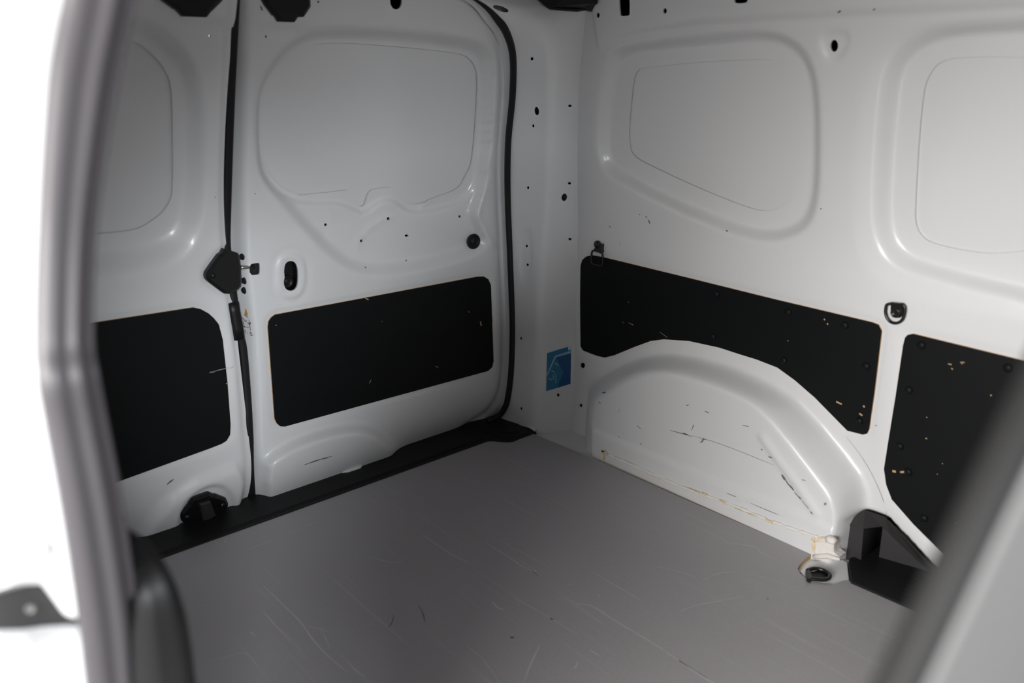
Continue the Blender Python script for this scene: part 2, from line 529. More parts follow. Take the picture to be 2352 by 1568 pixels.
ribbons('dark_scuffs', fl, [
    ([(960, 1388), (972, 1410), (976, 1430)], 0.002), ([(905, 1410), (900, 1430), (890, 1442)], 0.002),
    ([(1172, 1463), (1180, 1464)], 0.006), ([(1264, 1420), (1270, 1423)], 0.003), ([(1760, 1374), (1765, 1376)], 0.003),
], (0, 0, 1), SCRATCHD, floor, 0.0003)

# ================================================================== RIGHT WALL (far body side)
DY = 0.005
ys = np.arange(-1.98, 0.0305, DY)
zs = np.arange(-0.03, 1.305, DY)
UU, ZZ = np.meshgrid(ys, zs, indexing='ij')
pts = np.stack([UU.ravel(), ZZ.ravel()], -1)
def wpoly(px, off=0.0, it=1):
    return smooth_closed(np.array([on_wall(x, y, off)[1:] for x, y in px]), it)
C1 = [(1461, 162), (1480, 155), (1614, 141), (1757, 135), (1793, 141), (1816, 161), (1829, 200), (1834, 268), (1833, 375), (1827, 439),
      (1807, 471), (1771, 486), (1729, 482), (1614, 437), (1489, 379), (1457, 361), (1445, 343), (1442, 304), (1448, 232), (1454, 182)]
B1 = [(1436, 121), (1507, 109), (1650, 95), (1736, 86), (1786, 91), (1821, 111), (1850, 150), (1864, 200), (1869, 286), (1866, 411), (1859, 464),
      (1839, 500), (1807, 521), (1757, 527), (1686, 511), (1543, 454), (1443, 400), (1414, 375), (1405, 339), (1406, 286), (1414, 196), (1421, 143)]
A1 = [(1429, 106), (1507, 93), (1650, 77), (1757, 70), (1821, 83), (1857, 115), (1882, 179), (1888, 286), (1886, 446), (1868, 522), (1829, 550), (1764, 561),
      (1686, 543), (1543, 481), (1414, 415), (1382, 392), (1366, 339), (1368, 286), (1379, 196), (1400, 130)]
C2 = [(2122, 201), (2133, 174), (2151, 147), (2182, 134), (2227, 131), (2294, 129), (2380, 135), (2420, 150), (2445, 200), (2450, 400), (2440, 540), (2400, 572),
      (2316, 580), (2271, 583), (2204, 574), (2137, 558), (2113, 540), (2102, 514), (2101, 482), (2110, 313)]
B2 = [(2070, 201), (2079, 161), (2101, 125), (2137, 96), (2182, 80), (2227, 74), (2352, 65), (2480, 60), (2530, 110), (2545, 300), (2530, 600), (2480, 690),
      (2352, 661), (2182, 618), (2115, 594), (2084, 576), (2059, 540), (2050, 491), (2052, 402), (2061, 290)]
A2 = [(2017, 223), (2026, 179), (2039, 138), (2070, 103), (2115, 76), (2173, 63), (2352, 51), (2520, 40), (2590, 100), (2600, 400), (2580, 720), (2480, 740),
      (2352, 690), (2227, 664), (2137, 640), (2070, 622), (2030, 595), (2008, 554), (2000, 491), (2005, 357)]
AA2 = [(1983, 179), (1972, 268), (1961, 402), (1959, 505), (1965, 567), (1985, 612), (2030, 659), (2093, 690), (2352, 738), (2600, 770), (2660, 400), (2600, 15),
       (2352, 38), (2150, 48), (2050, 80), (2000, 128)]
PAD = [(1889, 71), (1923, 67), (1952, 74), (1950, 98), (1934, 134), (1909, 141), (1892, 129), (1883, 98)]
LINE1 = [(1333, 611), (1337, 597), (1346, 589), (1360, 586), (1387, 591), (1580, 638), (1780, 687.5), (2003, 740), (2018, 746), (2025, 760), (2009, 895), (1996, 985), (1991, 996),
         (1981, 998), (1946, 989), (1932, 975), (1870, 912), (1825, 873), (1785, 844), (1736, 825), (1700, 814), (1651, 798), (1582, 783), (1524, 779),
         (1494, 783), (1456, 797), (1410, 816), (1389, 821), (1371, 817), (1339, 805), (1333, 795), (1332, 691)]
LINE2 = [(2074, 792), (2078, 776), (2084, 769), (2097, 766.5), (2352, 828.5), (2560, 880), (2560, 1300), (2420, 1480), (2330, 1430), (2164, 1270), (2097, 1203), (2048, 1147), (2035, 1113), (2030, 1077), (2037, 1031), (2057, 907)]
P0 = [(1347, 997), (1350, 940), (1356, 898), (1371, 877), (1410, 852), (1448, 833), (1486, 821), (1524, 816), (1563, 817), (1620, 827), (1677, 844), (1735, 867), (1780, 890),
      (1830, 921), (1887, 980), (1938, 1042), (1972, 1088), (1983, 1120), (1986, 1160), (1976, 1230)]
P1 = [(1365, 1010), (1366, 970), (1370, 932), (1382, 921), (1410, 902), (1440, 881), (1478, 865), (1513, 860), (1544, 862), (1601, 877), (1658, 896), (1716, 921), (1742, 940), (1768, 970),
      (1813, 1028), (1859, 1088), (1893, 1133), (1908, 1156), (1916, 1180), (1919, 1224)]
TUB = 0.078
p0 = np.array([on_wall(x, y)[1:] for x, y in P0]); p0 = np.vstack([p0, [p0[-1][0]+0.0, -0.08], [p0[0][0], -0.08]])
p1 = np.array([on_wall(x, y, -TUB)[1:] for x, y in P1]); p1 = np.vstack([p1, [p1[-1][0], -0.07], [p1[0][0], -0.07]])
H = np.zeros(len(pts))                          # > 0: towards the inside of the van
H -= 0.030*sstep(ramp(wpoly(A1), wpoly(B1, 0.03), pts))
H -= 0.006*ramp(wpoly(AA2), wpoly(A2, 0.006), pts)
H -= 0.027*sstep(ramp(wpoly(A2, 0.006), wpoly(B2, 0.033), pts))
H -= 0.006*sstep(ramp(wpoly(PAD), wpoly([(x+(1917-x)*0.12, y+(104-y)*0.12) for x, y in PAD]), pts))
g1, g2 = wpoly(LINE1, 0, 0), wpoly(LINE2, 0, 0)
for g in (g1, g2):
    dd = dist_poly(g, pts); ins = inside(g, pts)
    H -= 0.003*np.where(ins, 1, np.clip(1-(dd-0.006)/0.004, 0, 1))
tr = ramp(p0, p1, pts)
rec = np.array([on_wall(x, y)[1:] for x, y in [(1972, 1176), (1990, 1176), (2032, 1189), (2048, 1205), (2145, 1309), (2300, 1454)]])
rec = np.vstack([rec, [[-1.5, -0.1], [-0.925, -0.1]]])
H -= 0.075*inside(rec, pts)
H = np.where((tr > 0) & ~inside(rec, pts), H*(1-np.clip(tr*6, 0, 1)), H) + TUB*(1-(1-tr)**1.8)
edge = np.array([on_wall(x, y)[1:] for x, y in P0[2:-1]])
H += 0.006*band(edge, 0.013, pts)*(tr < 0.3)
led = np.array([on_wall(x, y, -TUB)[1:] for x, y in [(1340, 972), (1371, 986), (1509, 1041), (1639, 1094), (1780, 1148), (1870, 1184), (1905, 1205)]])
lz = np.interp(pts[:, 0], led[::-1, 0], led[::-1, 1])
inface = inside(p1, pts)
H += np.where(tr > 0.9, 0.006*sstep((lz-pts[:, 1])/0.012), 0)
cr = np.array([on_wall(x, y, -TUB)[1:] for x, y in [(1752, 1005), (1790, 1058), (1830, 1110), (1862, 1158), (1878, 1182)]])
H += 0.006*band(cr, 0.009, pts)*(tr > 0.6)
# roof rail crease
cre = np.array([on_wall(x, y)[1:] for x, y in [(1375, 118), (1395, 97), (1430, 82), (1471, 72), (1596, 53), (1757, 42), (1950, 31), (2352, 10), (2600, 0)]])
cz = np.interp(pts[:, 0], cre[::-1, 0], cre[::-1, 1], left=cre[-1, 1], right=2)
H += 0.008*sstep((pts[:, 1]-cz)/0.010+0.5) - 0.003*np.exp(-((pts[:, 1]-cz+0.004)/0.006)**2)
H = blur(H.reshape(UU.shape), 0.9)
WP = np.stack([xw(ZZ)-H, UU, ZZ], -1)
WALL = Surf(WP)
c1s, c2s = rounded(C1, 2), rounded(C2, 2)
wall_cuts = [c1s, c2s,
    ellipse(1916, 105, 9, 14), ellipse(1373, 35, 4.5, 6.5, n=6), ellipse(1527, 25, 5, 7, n=6),
    rounded([(1420, -40), (1445, -40), (1447, 33), (1443, 36), (1427, 37), (1423, 33)], 1),
    rounded([(1686, -20), (1718, -20), (1718, 3), (1711, 7), (1690, 8), (1686, 3)], 1),
    ellipse(1338, 839, 5.5, 6.5), ellipse(1334, 931, 3.4, 4.4)]
wall = WALL.mesh('wall_right', PAINT, None, wall_cuts, 0.004, (1, 0, 0))
tag(wall, 'white painted inner side wall with two blanked windows and wheel arch', 'wall', 'structure')
# outer skin seen through the two window openings, and the closed skin behind
def skin(name, cut, surf, ax, depth, parent):
    ij = np.array([surf.inv(q) for q in cut]); lo = np.floor(ij.min(0)).astype(int)-4; hi = np.ceil(ij.max(0)).astype(int)+5
    lo = np.maximum(lo, 0); hi = np.minimum(hi, [surf.nu, surf.nv])
    return lo, hi
def window_skin(name, cut, hx, parent):
    q = np.array([on_wall(x, y, hx)[1:] for x, y in cut]); lo, hi = q.min(0)-0.02, q.max(0)+0.02
    yy, zz = np.meshgrid(np.linspace(lo[0], hi[0], 30), np.linspace(lo[1], hi[1], 30), indexing='ij')
    P = np.stack([xw(zz)+hx+0.0045, yy, zz], -1)
    return Surf(P).mesh(name, PAINT, parent)
w1 = window_skin('window_blank', c1s, 0.031, wall)
w2 = window_skin('window_blank', c2s, 0.034, wall)
link('outer_skin', [(0.26, -3.2, -0.4), (0.26, 0.30, -0.4), (0.26, 0.30, 1.40), (0.26, -3.2, 1.40)], [(0, 1, 2, 3)], CAVITY, wall)
wo = lambda x, y: WALL.on(x, y)
ribbons('scuff_marks', wo, [
    ([(1540, 988), (1570, 996), (1590, 1002)], 0.0018), ([(1590, 1000), (1640, 1014), (1700, 1036), (1778, 1068)], 0.0009),
    ([(1594, 975), (1589, 987)], 0.002), ([(1618, 1005), (1613, 1014), (1608, 1014)], 0.003), ([(1611, 1010), (1622, 1008)], 0.002),
    ([(1570, 994), (1580, 998)], 0.004), ([(1472, 1018), (1474, 1020)], 0.005), ([(1464, 977), (1472, 984)], 0.0016), ([(1706, 976), (1720, 979)], 0.0016),
    ([(1670, 1132), (1692, 1141)], 0.0016), ([(1725, 1155), (1760, 1170), (1790, 1182)], 0.0012), ([(1423, 939), (1421, 948)], 0.0014),
    ([(1620, 944), (1629, 948)], 0.0022), ([(1577, 931), (1583, 929)], 0.0022), ([(1766, 1048), (1774, 1051)], 0.003), ([(1842, 1101), (1851, 1103)], 0.0018),
    ([(1420, 1001), (1424, 1004)], 0.003), ([(1893, 1160), (1899, 1153)], 0.002), ([(1893, 1154), (1899, 1159)], 0.002), ([(1748, 1031), (1752, 1033)], 0.003),
    ([(1490, 505), (1493, 513)], 0.004), ([(1483, 497), (1487, 499)], 0.003), ([(1469, 492), (1471, 493)], 0.003), ([(1400, 519), (1403, 522)], 0.003),
    ([(1885, 478), (1887, 480)], 0.004), ([(1424, 554), (1425, 564)], 0.001), ([(2011, 976), (2014, 977)], 0.003), ([(1668, 529), (1672, 531)], 0.005),
    ([(1384, 902), (1392, 900)], 0.004), ([(1376, 923), (1380, 926)], 0.004),
    ([(1925, 29), (1932, 25)], 0.004), ([(2006, 23), (2011, 21)], 0.003),
    ([(1398, 1042), (1430, 1054), (1460, 1066)], 0.0009),
], (-1, 0, 0), SCUFF, wall, 0.0012)
ribbons('paint_chips', wo, [
    ([(1796, 1089), (1801, 1097), (1805, 1102)], 0.0075), ([(1805, 1102), (1812, 1113)], 0.004), ([(1812, 1112), (1818, 1118), (1824, 1126)], 0.0055),
    ([(1826, 1130), (1836, 1142)], 0.0025), ([(1836, 1140), (1840, 1146)], 0.004), ([(1842, 1149), (1858, 1167)], 0.0014), ([(1862, 1174), (1867, 1180)], 0.004),
], (-1, 0, 0), mat('bared_primer', (0.16, 0.16, 0.13), 0.7, 0.2), wall, 0.0015)
# seam sealant bead along the foot of the wheel arch
bead = [(1395, 1042), (1450, 1066), (1520, 1098), (1600, 1130), (1680, 1158), (1760, 1191), (1820, 1213), (1880, 1233)]
bp = catmull([WALL.on(x, y) for x, y in bead], 50)
bp[:, 0] -= 0.001
tube('sealant_bead', bp, [0.0035+0.0012*math.sin(i*1.7)+0.0008*math.sin(i*3.1) for i in range(50)], SEALANT, wall, 8)
ribbons('sealant_stain', wo, [([(1614, 1131), (1628, 1137)], 0.011), ([(1655, 1147), (1672, 1154)], 0.008), ([(1760, 1191), (1778, 1199)], 0.011),
    ([(1580, 1118), (1610, 1130)], 0.005), ([(1690, 1165), (1740, 1184)], 0.003), ([(1500, 1090), (1520, 1098)], 0.003),
    ([(1388, 1032), (1388, 1055)], 0.012), ([(1384, 1034), (1396, 1037)], 0.006)], (-1, 0, 0), STAIN, wall, 0.006)

ribbons('seam_line', wo, [([(1944, 1003), (1966, 1030), (1988, 1062), (2008, 1098), (2024, 1135), (2034, 1165), (2037, 1190)], 0.0016)], (-1, 0, 0), SCUFF2, wall, 0.001)
# --- corner pillar (part of the wall)
rows = [((1158, 950), (1230, 990), (1312, 990)), ((1166, 920), (1232, 930), (1315, 930)), ((1174, 850), (1234, 850), (1317, 850)),
        ((1177, 750), (1237, 740), (1320, 740)), ((1172, 600), (1245, 600), (1324, 600)), ((1167, 450), (1257, 450), (1325, 450)),
        ((1168, 330), (1263, 320), (1325, 320)), ((1178, 220), (1267, 200), (1327, 200)), ((1178, 130), (1267, 110), (1335, 110)),
        ((1163, 75), (1258, 60), (1341, 50)), ((1140, 40), (1240, 25), (1343, 25)), ((1112, 6), (1215, 0), (1345, 0)), ((1050, -30), (1150, -50), (1347, -40)),
        ((960, -60), (1080, -110), (1350, -110))]
Lp = np.array([on_door(*r[0], -0.035) for r in rows])
Rp = np.array([on_pil(*r[1]) for r in rows])
Sp = np.array([on_wall(*r[2], -0.003) for r in rows])
# foot runs down to the floor
Lp = np.vstack([Lp[0]*[1, 1, 0]+[0, 0, -0.008], Lp]); Rp = np.vstack([Rp[0]*[1, 1, 0]+[0, 0, -0.008], Rp]); Sp = np.vstack([Sp[0]*[1, 1, 0]+[0, 0, -0.008], Sp])
NR = 200
Lp, Rp, Sp = catmull(Lp, NR), catmull(Rp, NR), catmull(Sp, NR)
cols = []
back = Lp + (Lp-Rp)*0.25 + np.array([0.02, 0.03, 0])
cols.append(back)
for t in np.linspace(0, 0.80, 16): cols.append(Lp+(Rp-Lp)*t)
a, b = Lp+(Rp-Lp)*0.80, Rp+(Sp-Rp)*0.20
for t in np.linspace(0, 1, 9)[1:-1]: cols.append((1-t)**2*a+2*t*(1-t)*Rp+t*t*b)
for t in np.linspace(0.20, 1.0, 18): cols.append(Rp+(Sp-Rp)*t)
cols.append(Sp+np.array([0.02, -0.001, 0]))
PP = np.stack(cols, 0)
# pressed oval around the two fixing holes
pxs = project(PP).reshape(-1, 2)
ov = rounded([(1190, 530), (1200, 525), (1216, 528), (1223, 545), (1224, 610), (1216, 640), (1204, 648), (1192, 640)], 1)
dq = ramp(ov, np.array([(x+(1207-x)*0.35, y+(588-y)*0.1) for x, y in ov]), pxs).reshape(PP.shape[:2])
PP[:, :, 0] += 0.004*sstep(dq)
PIL = Surf(PP)
pil_cuts = [ellipse(1222, 135, 3.2, 4.2, n=10), ellipse(1233, 255, 5, 9.5, -0.12), ellipse(1225, 289, 2.4, 3.6, n=10), ellipse(1213, 431, 2.4, 3.6, n=10),
            ellipse(1210, 565, 2.4, 3.2, n=10), ellipse(1212, 608, 2.4, 3.2, n=10), ellipse(1197, 777, 2.2, 3.2, n=10), ellipse(1198, 938, 2.2, 3.2, n=10),
            ellipse(1296, 453, 6.2, 8.8, 0.2), ellipse(1309, 243, 3.8, 3, n=10), ellipse(1308, 421, 3.8, 3, n=10), ellipse(1309, 549, 3.8, 3, n=10),
            ellipse(1282, 907, 3.2, 4.0, n=10), ellipse(1150, 20, 19, 6, 0.32)]
pil = PIL.mesh('corner_pillar', PAINT, wall, pil_cuts, 0.006, (0.6, 0.6, 0))
# plinth lip at the foot of the pillar
lipa = [on_pil(x, y, -0.004) for x, y in [(1167, 957), (1195, 970), (1222, 983), (1230, 988)]]
tube('foot_flange', lipa, 0.0045, PAINT, wall, 8)

# ================================================================== REAR DOORS
def dpoly(px, off=0.0, it=1):
    p = np.array([on_door(x, y, off) for x, y in px])[:, [0, 2]]
    return smooth_closed(p, it) if it else p
def door_pts(px, off=0.0): return np.array([on_door(x, y, off) for x, y in px])

# ---- wide door
xs = np.arange(-0.80, 0.0605, DY)
XX, ZD = np.meshgrid(xs, zs, indexing='ij')
q = np.stack([XX.ravel(), ZD.ravel()], -1)
DC1 = [(599, 212), (616, 176), (643, 143), (686, 113), (732, 98), (798, 98), (931, 108), (1050, 121), (1077, 131), (1093, 153), (1099, 179), (1095, 265), (1088, 348), (1083, 381),
       (1066, 412), (1061, 424), (1044, 438), (986, 458), (977, 466), (948, 470), (928, 462), (914, 448), (903, 433), (894, 430), (858, 434), (846, 443), (842, 457), (838, 471),
       (827, 476), (815, 469), (812, 454), (808, 439), (795, 436), (765, 441), (729, 444), (686, 449), (679, 444), (649, 434), (626, 411), (603, 375), (596, 348), (594, 265)]
DA1 = [(584, 250), (590, 205), (609, 160), (640, 118), (680, 82), (740, 62), (931, 70), (1080, 90), (1120, 108), (1134, 150), (1130, 250), (1122, 350), (1108, 430), (1075, 478),
       (1020, 492), (960, 503), (930, 500), (908, 478), (893, 472), (862, 490), (828, 507), (806, 492), (775, 478), (700, 478), (650, 465), (615, 436), (592, 395), (585, 330)]
DB1 = [(597, 250), (603, 208), (620, 168), (650, 130), (690, 96), (740, 80), (931, 88), (1070, 108), (1100, 122), (1113, 155), (1110, 260), (1104, 350), (1092, 410), (1062, 455),
       (1015, 474), (960, 483), (935, 480), (916, 462), (896, 452), (862, 462), (832, 489), (812, 474), (775, 462), (700, 465), (657, 451), (625, 425), (603, 388), (597, 330)]
DD1 = [(588, 400), (620, 448), (665, 500), (715, 560), (755, 600), (800, 630), (860, 640), (940, 632), (1040, 610), (1105, 585), (1128, 560), (1110, 520), (1093, 488), (1110, 455), (1128, 380), (1000, 330), (750, 330)]
DD2 = [(625, 400), (665, 452), (712, 500), (757, 548), (795, 580), (830, 598), (880, 600), (940, 592), (1020, 575), (1075, 555), (1090, 535), (1075, 500), (1075, 480), (1092, 440), (1105, 380), (1000, 350), (750, 350)]
DL1 = [(615.5, 752), (617, 738), (623, 729), (632, 722.5), (817.5, 688), (1096, 635.5), (1112, 635), (1122, 641), (1128, 655), (1134, 829), (1131, 843), (1121, 852), (817, 935), (655, 979.5), (644, 979), (636, 972), (631, 961)]
DE1 = [(598, 1062), (630, 1030), (700, 995), (770, 972), (838, 965), (880, 985), (920, 1016), (960, 1040), (900, 1100), (600, 1180)]
DE2 = [(612, 1080), (640, 1052), (710, 1020), (780, 1002), (832, 998), (860, 1010), (890, 1035), (900, 1045), (860, 1090), (620, 1170)]
CR1 = [(575, -60), (575, 0), (574, 120), (571, 300), (569, 520), (572, 620), (577, 668), (589, 770), (597, 905), (600, 1022), (598, 1120), (594, 1180)]
crx = np.array([on_door(x, y) for x, y in CR1])
xc = np.interp(ZD, crx[::-1, 2], crx[::-1, 0]).ravel()
D = np.zeros(len(q))
def soft_in(outer, inner, off): return sstep(ramp(dpoly(outer), dpoly(inner, off), q))
t_d = soft_in(DD1, DD2, 0.026); t_w = soft_in(DA1, DB1, 0.038)
D -= np.maximum(0.026*t_d, 0.038*t_w)
g = dpoly(DL1, 0, 0)
D -= 0.0035*np.where(inside(g, q), 1, np.clip(1-(dist_poly(g, q)-0.006)/0.004, 0, 1))
D += 0.030*soft_in(DE1, DE2, -0.03)
t = np.clip((xc-q[:, 0])/0.022, 0, 2.5)
D -= 0.042*np.where(t < 1, t**1.3, 1+0.2*(t-1))
# right edge rolls away under the frame seal
er = np.array([on_door(x, y) for x, y in [(1100, -10), (1128, 30), (1150, 80), (1160, 130), (1163, 200), (1157, 300), (1152, 450), (1157, 600), (1163, 750), (1160, 850), (1150, 905), (1125, 945), (1060, 985)]])[:, [0, 2]]
dr = dist_poly(er, q, False)
D -= 0.012*np.exp(-(dr/0.016)**2)
# pressings
def dlow(px): return np.array([on_door(x, y, 0.015) for x, y in px])[:, [0, 2]]
for path, w, h in (([(762, 500), (766, 515), (830, 552)], 0.006, 0.003), ([(832, 550), (860, 520), (885, 505), (905, 500)], 0.006, 0.003), ([(828, 553), (824, 575)], 0.006, 0.0025),
                   ([(745, 555), (757, 525)], 0.006, -0.002), ([(990, 470), (978, 478)], 0.006, 0.004)):
    D += h*band(dlow(path), w, q)
D += 0.004*band(dlow([(1105, 430), (1091, 489)]), 0.008, q) + 0.006*band(np.array([on_door(x, y)[[0, 2]] for x, y in [(1091, 489), (1105, 520), (1130, 560)]]), 0.008, q)
# raised rim round the handle opening
hx = [(652, 622), (655, 604), (667, 598), (680, 603), (685, 620), (685, 650), (680, 664), (668, 669), (656, 664), (651, 650), (654, 636)]
hh = dpoly(hx, 0, 2)
dh = dist_poly(hh, q)
D += 0.004*np.exp(-((dh-0.012)/0.006)**2)*(~inside(hh, q)) - 0.003*np.exp(-((dh-0.026)/0.006)**2)*(~inside(hh, q))
toph = dpoly([(x, y) for x, y in ellipse(910, 2, 27, 32)], 0, 0)
D -= 0.004*sstep(ramp(toph, dpoly(ellipse(910, 2, 20, 25), 0, 0), q))
lat = dpoly([(604, 605), (604, 634), (575, 640), (570, 605)], 0, 1)
# shelf under the top latch
D += 0.006*sstep((ZD.ravel()-(on_door(640, 68)[2]))/0.012)*np.clip(1-(q[:, 0]-on_door(690, 60)[0])/0.04, 0, 1)*np.clip((q[:, 0]-on_door(580, 40)[0])/0.008, 0, 1)
D = blur(D.reshape(XX.shape), 0.8)
DP = np.stack([XX, yd(ZD)-D, ZD], -1)
DOOR1 = Surf(DP)
d1_cuts = [smooth_closed(DC1, 1), smooth_closed(hx, 2), ellipse(910, 2, 14, 20),
           smooth_closed([(572, 607), (593, 603), (597, 606), (597, 628), (593, 631), (574, 632)], 1),
           ellipse(557, 590, 4.5, 8, -0.25, 12), ellipse(562, 645, 4, 9, -0.2, 12), ellipse(561, 667, 4.5, 9, -0.2, 12)]
d1_cuts += [ellipse(x, y, rx, ry, n=10) for x, y, rx, ry in [(748, 516, 3.2, 3.6), (892, 502, 3.4, 3.8), (830, 553, 3, 3.4), (934, 541, 4.6, 2.8), (1056, 497, 2.8, 3.4),
            (840, 614, 2, 2), (933, 598, 2, 2), (611, 84, 2.6, 3), (731, 4, 2.6, 3)]]
door1 = DOOR1.mesh('door_1', PAINT, None, d1_cuts, 0.005, (0, 1, 0))
tag(door1, 'wide white rear door with blanked window and landscape black lining', 'door', 'structure')
def door_skin(cut, off, parent):
    c = np.array([on_door(x, y, off) for x, y in cut])[:, [0, 2]]; lo, hi = c.min(0)-0.02, c.max(0)+0.02
    a, b = np.meshgrid(np.linspace(lo[0], hi[0], 30), np.linspace(lo[1], hi[1], 30), indexing='ij')
    return Surf(np.stack([a, yd(b)+off+0.006, b], -1)).mesh('window_blank', PAINT, parent)
door_skin(DC1, 0.039, door1)
def rear_skin(x0, x1, parent):
    z = np.linspace(-0.1, 1.38, 20)
    P = np.stack([np.stack([np.full(20, x), np.minimum(yd(np.clip(z, 0.2, None)), 0.12)+0.13, z], -1) for x in (x0, x1)], 0)
    return Surf(P).mesh('outer_skin', CAVITY, parent)
rear_skin(-0.792, 0.27, door1)
# lining board of the wide door
plate('lining_panel', door_pts(DL1, -0.001), (0, 1, 0), 0.004, BLACKB, door1, 0.0004, WOOD)['label'] = 'black hardboard lining with bare wood edge'
do1 = lambda x, y: DOOR1.on(x, y)
ribbons('lining_chips', lambda x, y: on_door(x, y, -0.001), [([(838, 684), (846, 688)], 0.004), ([(1000, 840), (1006, 844)], 0.003), ([(848, 880), (852, 872)], 0.003),
     ([(1103, 738), (1105, 748)], 0.005), ([(1131, 728), (1131, 738)], 0.003), ([(1075, 715), (1078, 717)], 0.003), ([(633, 746), (635, 747)], 0.003), ([(876, 737), (878, 738)], 0.002)], (0, -1, 0), CHIP, door1, 0.0008)
ribbons('scuff_marks', do1, [([(698, 1067), (730, 1056), (762, 1047)], 0.0028), ([(720, 1058), (752, 1051)], 0.002), ([(598, 14), (602, 24)], 0.004), ([(584, 444), (586, 445)], 0.003)], (0, -1, 0), SCUFF, door1, 0.0015)
# grommet
gp = DOOR1.on(1082, 553)
lathe('rubber_plug', gp+np.array([0, -0.007, 0]), (0, -1, 0), [(0.020, 0), (0.0215, 0.004), (0.0205, 0.008), (0.016, 0.0095), (0.015, 0.006), (0.009, 0.006), (0.008, 0.0095), (0.003, 0.0095)], RUBBER, door1, 28)
# cup behind the handle opening
hp = np.array([DOOR1.on(x, y) for x, y in smooth_closed(hx, 1)])
plate('handle_cup', hp+np.array([0, 0.030, 0])+(hp-hp.mean(0))*0.25, (0, 1, 0), 0.006, PLASTIC, door1, 0.001)
hw = np.vstack([hp, hp+np.array([0, 0.030, 0])])
nh = len(hp)
link('handle_cup_wall', np.vstack([hp*1.0+(hp-hp.mean(0))*0.02+np.array([0, 0.0015, 0]), hp+(hp-hp.mean(0))*0.05+np.array([0, 0.031, 0])]),
     [(i, (i+1) % nh, nh+(i+1) % nh, nh+i) for i in range(nh)], PLASTIC, door1)
kp = DOOR1.on(668, 650)
lathe('release_knob', kp+np.array([0, 0.028, 0]), (0, -1, 0), [(0.0155, 0), (0.0155, 0.010), (0.0145, 0.0125), (0.010, 0.0125), (0.009, 0.010), (0.004, 0.010), (0.0035, 0.012)], PLASTIC, door1, 24)
# upper latch cover
def cover(name, px, th, parent, material=PLASTIC, bev=0.006):
    return plate(name, door_pts(px, -th), (0, 1, 0), th+0.012, material, parent, bev)
cv = cover('latch_cover', [(598, -60), (604, -6), (612, 10), (631, 35), (634, 35), (643, 49), (680, 50.5), (688, 38.5), (701, 38.5), (717, 15), (716, -10), (712, -60)], 0.02, door1)
plate('drip_flange', np.array([on_z(x, y, 0.007) for x, y in [(774, 1084), (800, 1081), (828, 1072), (836, 1062), (806, 1070)]]), (0, 0, -1), 0.004, PAINT, door1, 0.0006)
# ---- narrow door
xs2 = np.arange(-1.345, -0.7945, DY)
X2, Z2 = np.meshgrid(xs2, zs, indexing='ij')
q2 = np.stack([X2.ravel(), Z2.ravel()], -1)
EC = [(283, 88), (316, 97), (352, 125), (380, 158), (394, 194), (397, 255), (398, 434), (393, 459), (378, 485), (347, 510), (311, 530), (219, 538), (150, 545), (120, 500), (110, 300), (130, 130), (200, 88)]
EB = [(290, 62), (340, 82), (390, 122), (415, 178), (422, 260), (422, 420), (407, 490), (372, 532), (310, 560), (150, 572), (95, 530), (85, 300), (105, 100), (200, 62)]
EA = [(290, 36), (360, 56), (420, 100), (460, 158), (478, 230), (482, 400), (478, 500), (462, 560), (430, 600), (380, 625), (300, 640), (150, 650), (60, 600), (50, 300), (70, 80), (200, 36)]
EL = [(209, 742), (444, 706), (462, 710), (480, 720), (492, 731), (503, 745), (512, 780), (523, 880), (530, 975), (529, 998), (521, 1012), (510, 1019), (482, 1030), (264, 1109), (150, 1146), (128, 1130), (124, 770), (135, 757)]
D2 = np.zeros(len(q2))
D2 -= 0.030*sstep(ramp(dpoly(EA), dpoly(EB, 0.03), q2))
g = dpoly(EL, 0, 0)
D2 -= 0.0035*np.where(inside(g, q2), 1, np.clip(1-(dist_poly(g, q2)-0.006)/0.004, 0, 1))
sw = np.array([on_door(x, y)[[0, 2]] for x, y in [(285, 1260), (312, 1212), (362, 1142), (432, 1092), (502, 1066), (557, 1046)]])
swx = smooth_closed(np.vstack([sw, [[sw[-1, 0], -0.05], [sw[0, 0], -0.05]]]), 1)
sin_ = np.array([on_door(x, y)[[0, 2]] for x, y in [(305, 1280), (332, 1232), (385, 1168), (445, 1120), (505, 1094), (557, 1074)]])
D2 += 0.016*sstep(ramp(swx, smooth_closed(np.vstack([sin_, [[sin_[-1, 0], -0.045], [sin_[0, 0], -0.045]]]), 1), q2))
padA = [(400, 1240), (404, 1170), (425, 1135), (470, 1106), (508, 1106), (530, 1128), (538, 1165), (520, 1200), (470, 1230)]
D2 -= 0.010*sstep(ramp(dpoly(padA), dpoly([(x+(470-x)*0.12, y+(1165-y)*0.12) for x, y in padA], 0.01), q2))
lcA = [(462, 630), (470, 605), (500, 575), (518, 560), (560, 570), (560, 700), (520, 690), (488, 670), (468, 652)]
D2 -= 0.004*sstep(ramp(dpoly(lcA), dpoly([(x+(515-x)*0.1, y+(630-y)*0.1) for x, y in lcA], 0), q2))
er2 = np.array([on_door(x, y)[0] for x, y in [(512, 60), (504, 300), (503, 520), (520, 700), (540, 850), (552, 1000), (556, 1120)]])
ez2 = np.array([on_door(x, y)[2] for x, y in [(512, 60), (504, 300), (503, 520), (520, 700), (540, 850), (552, 1000), (556, 1120)]])
xe = np.interp(Z2, ez2[::-1], er2[::-1]).ravel()
D2 -= 0.010*sstep((q2[:, 0]-xe)/0.014)
zt = on_door(420, 58)[2]
D2 += 0.008*sstep((Z2.ravel()-zt-0.15*np.clip(on_door(430, 40)[0]-q2[:, 0], 0, 0.2)*4)/0.012)*sstep((q2[:, 0]-on_door(370, 0)[0])/0.05)
D2 = blur(D2.reshape(X2.shape), 0.8)
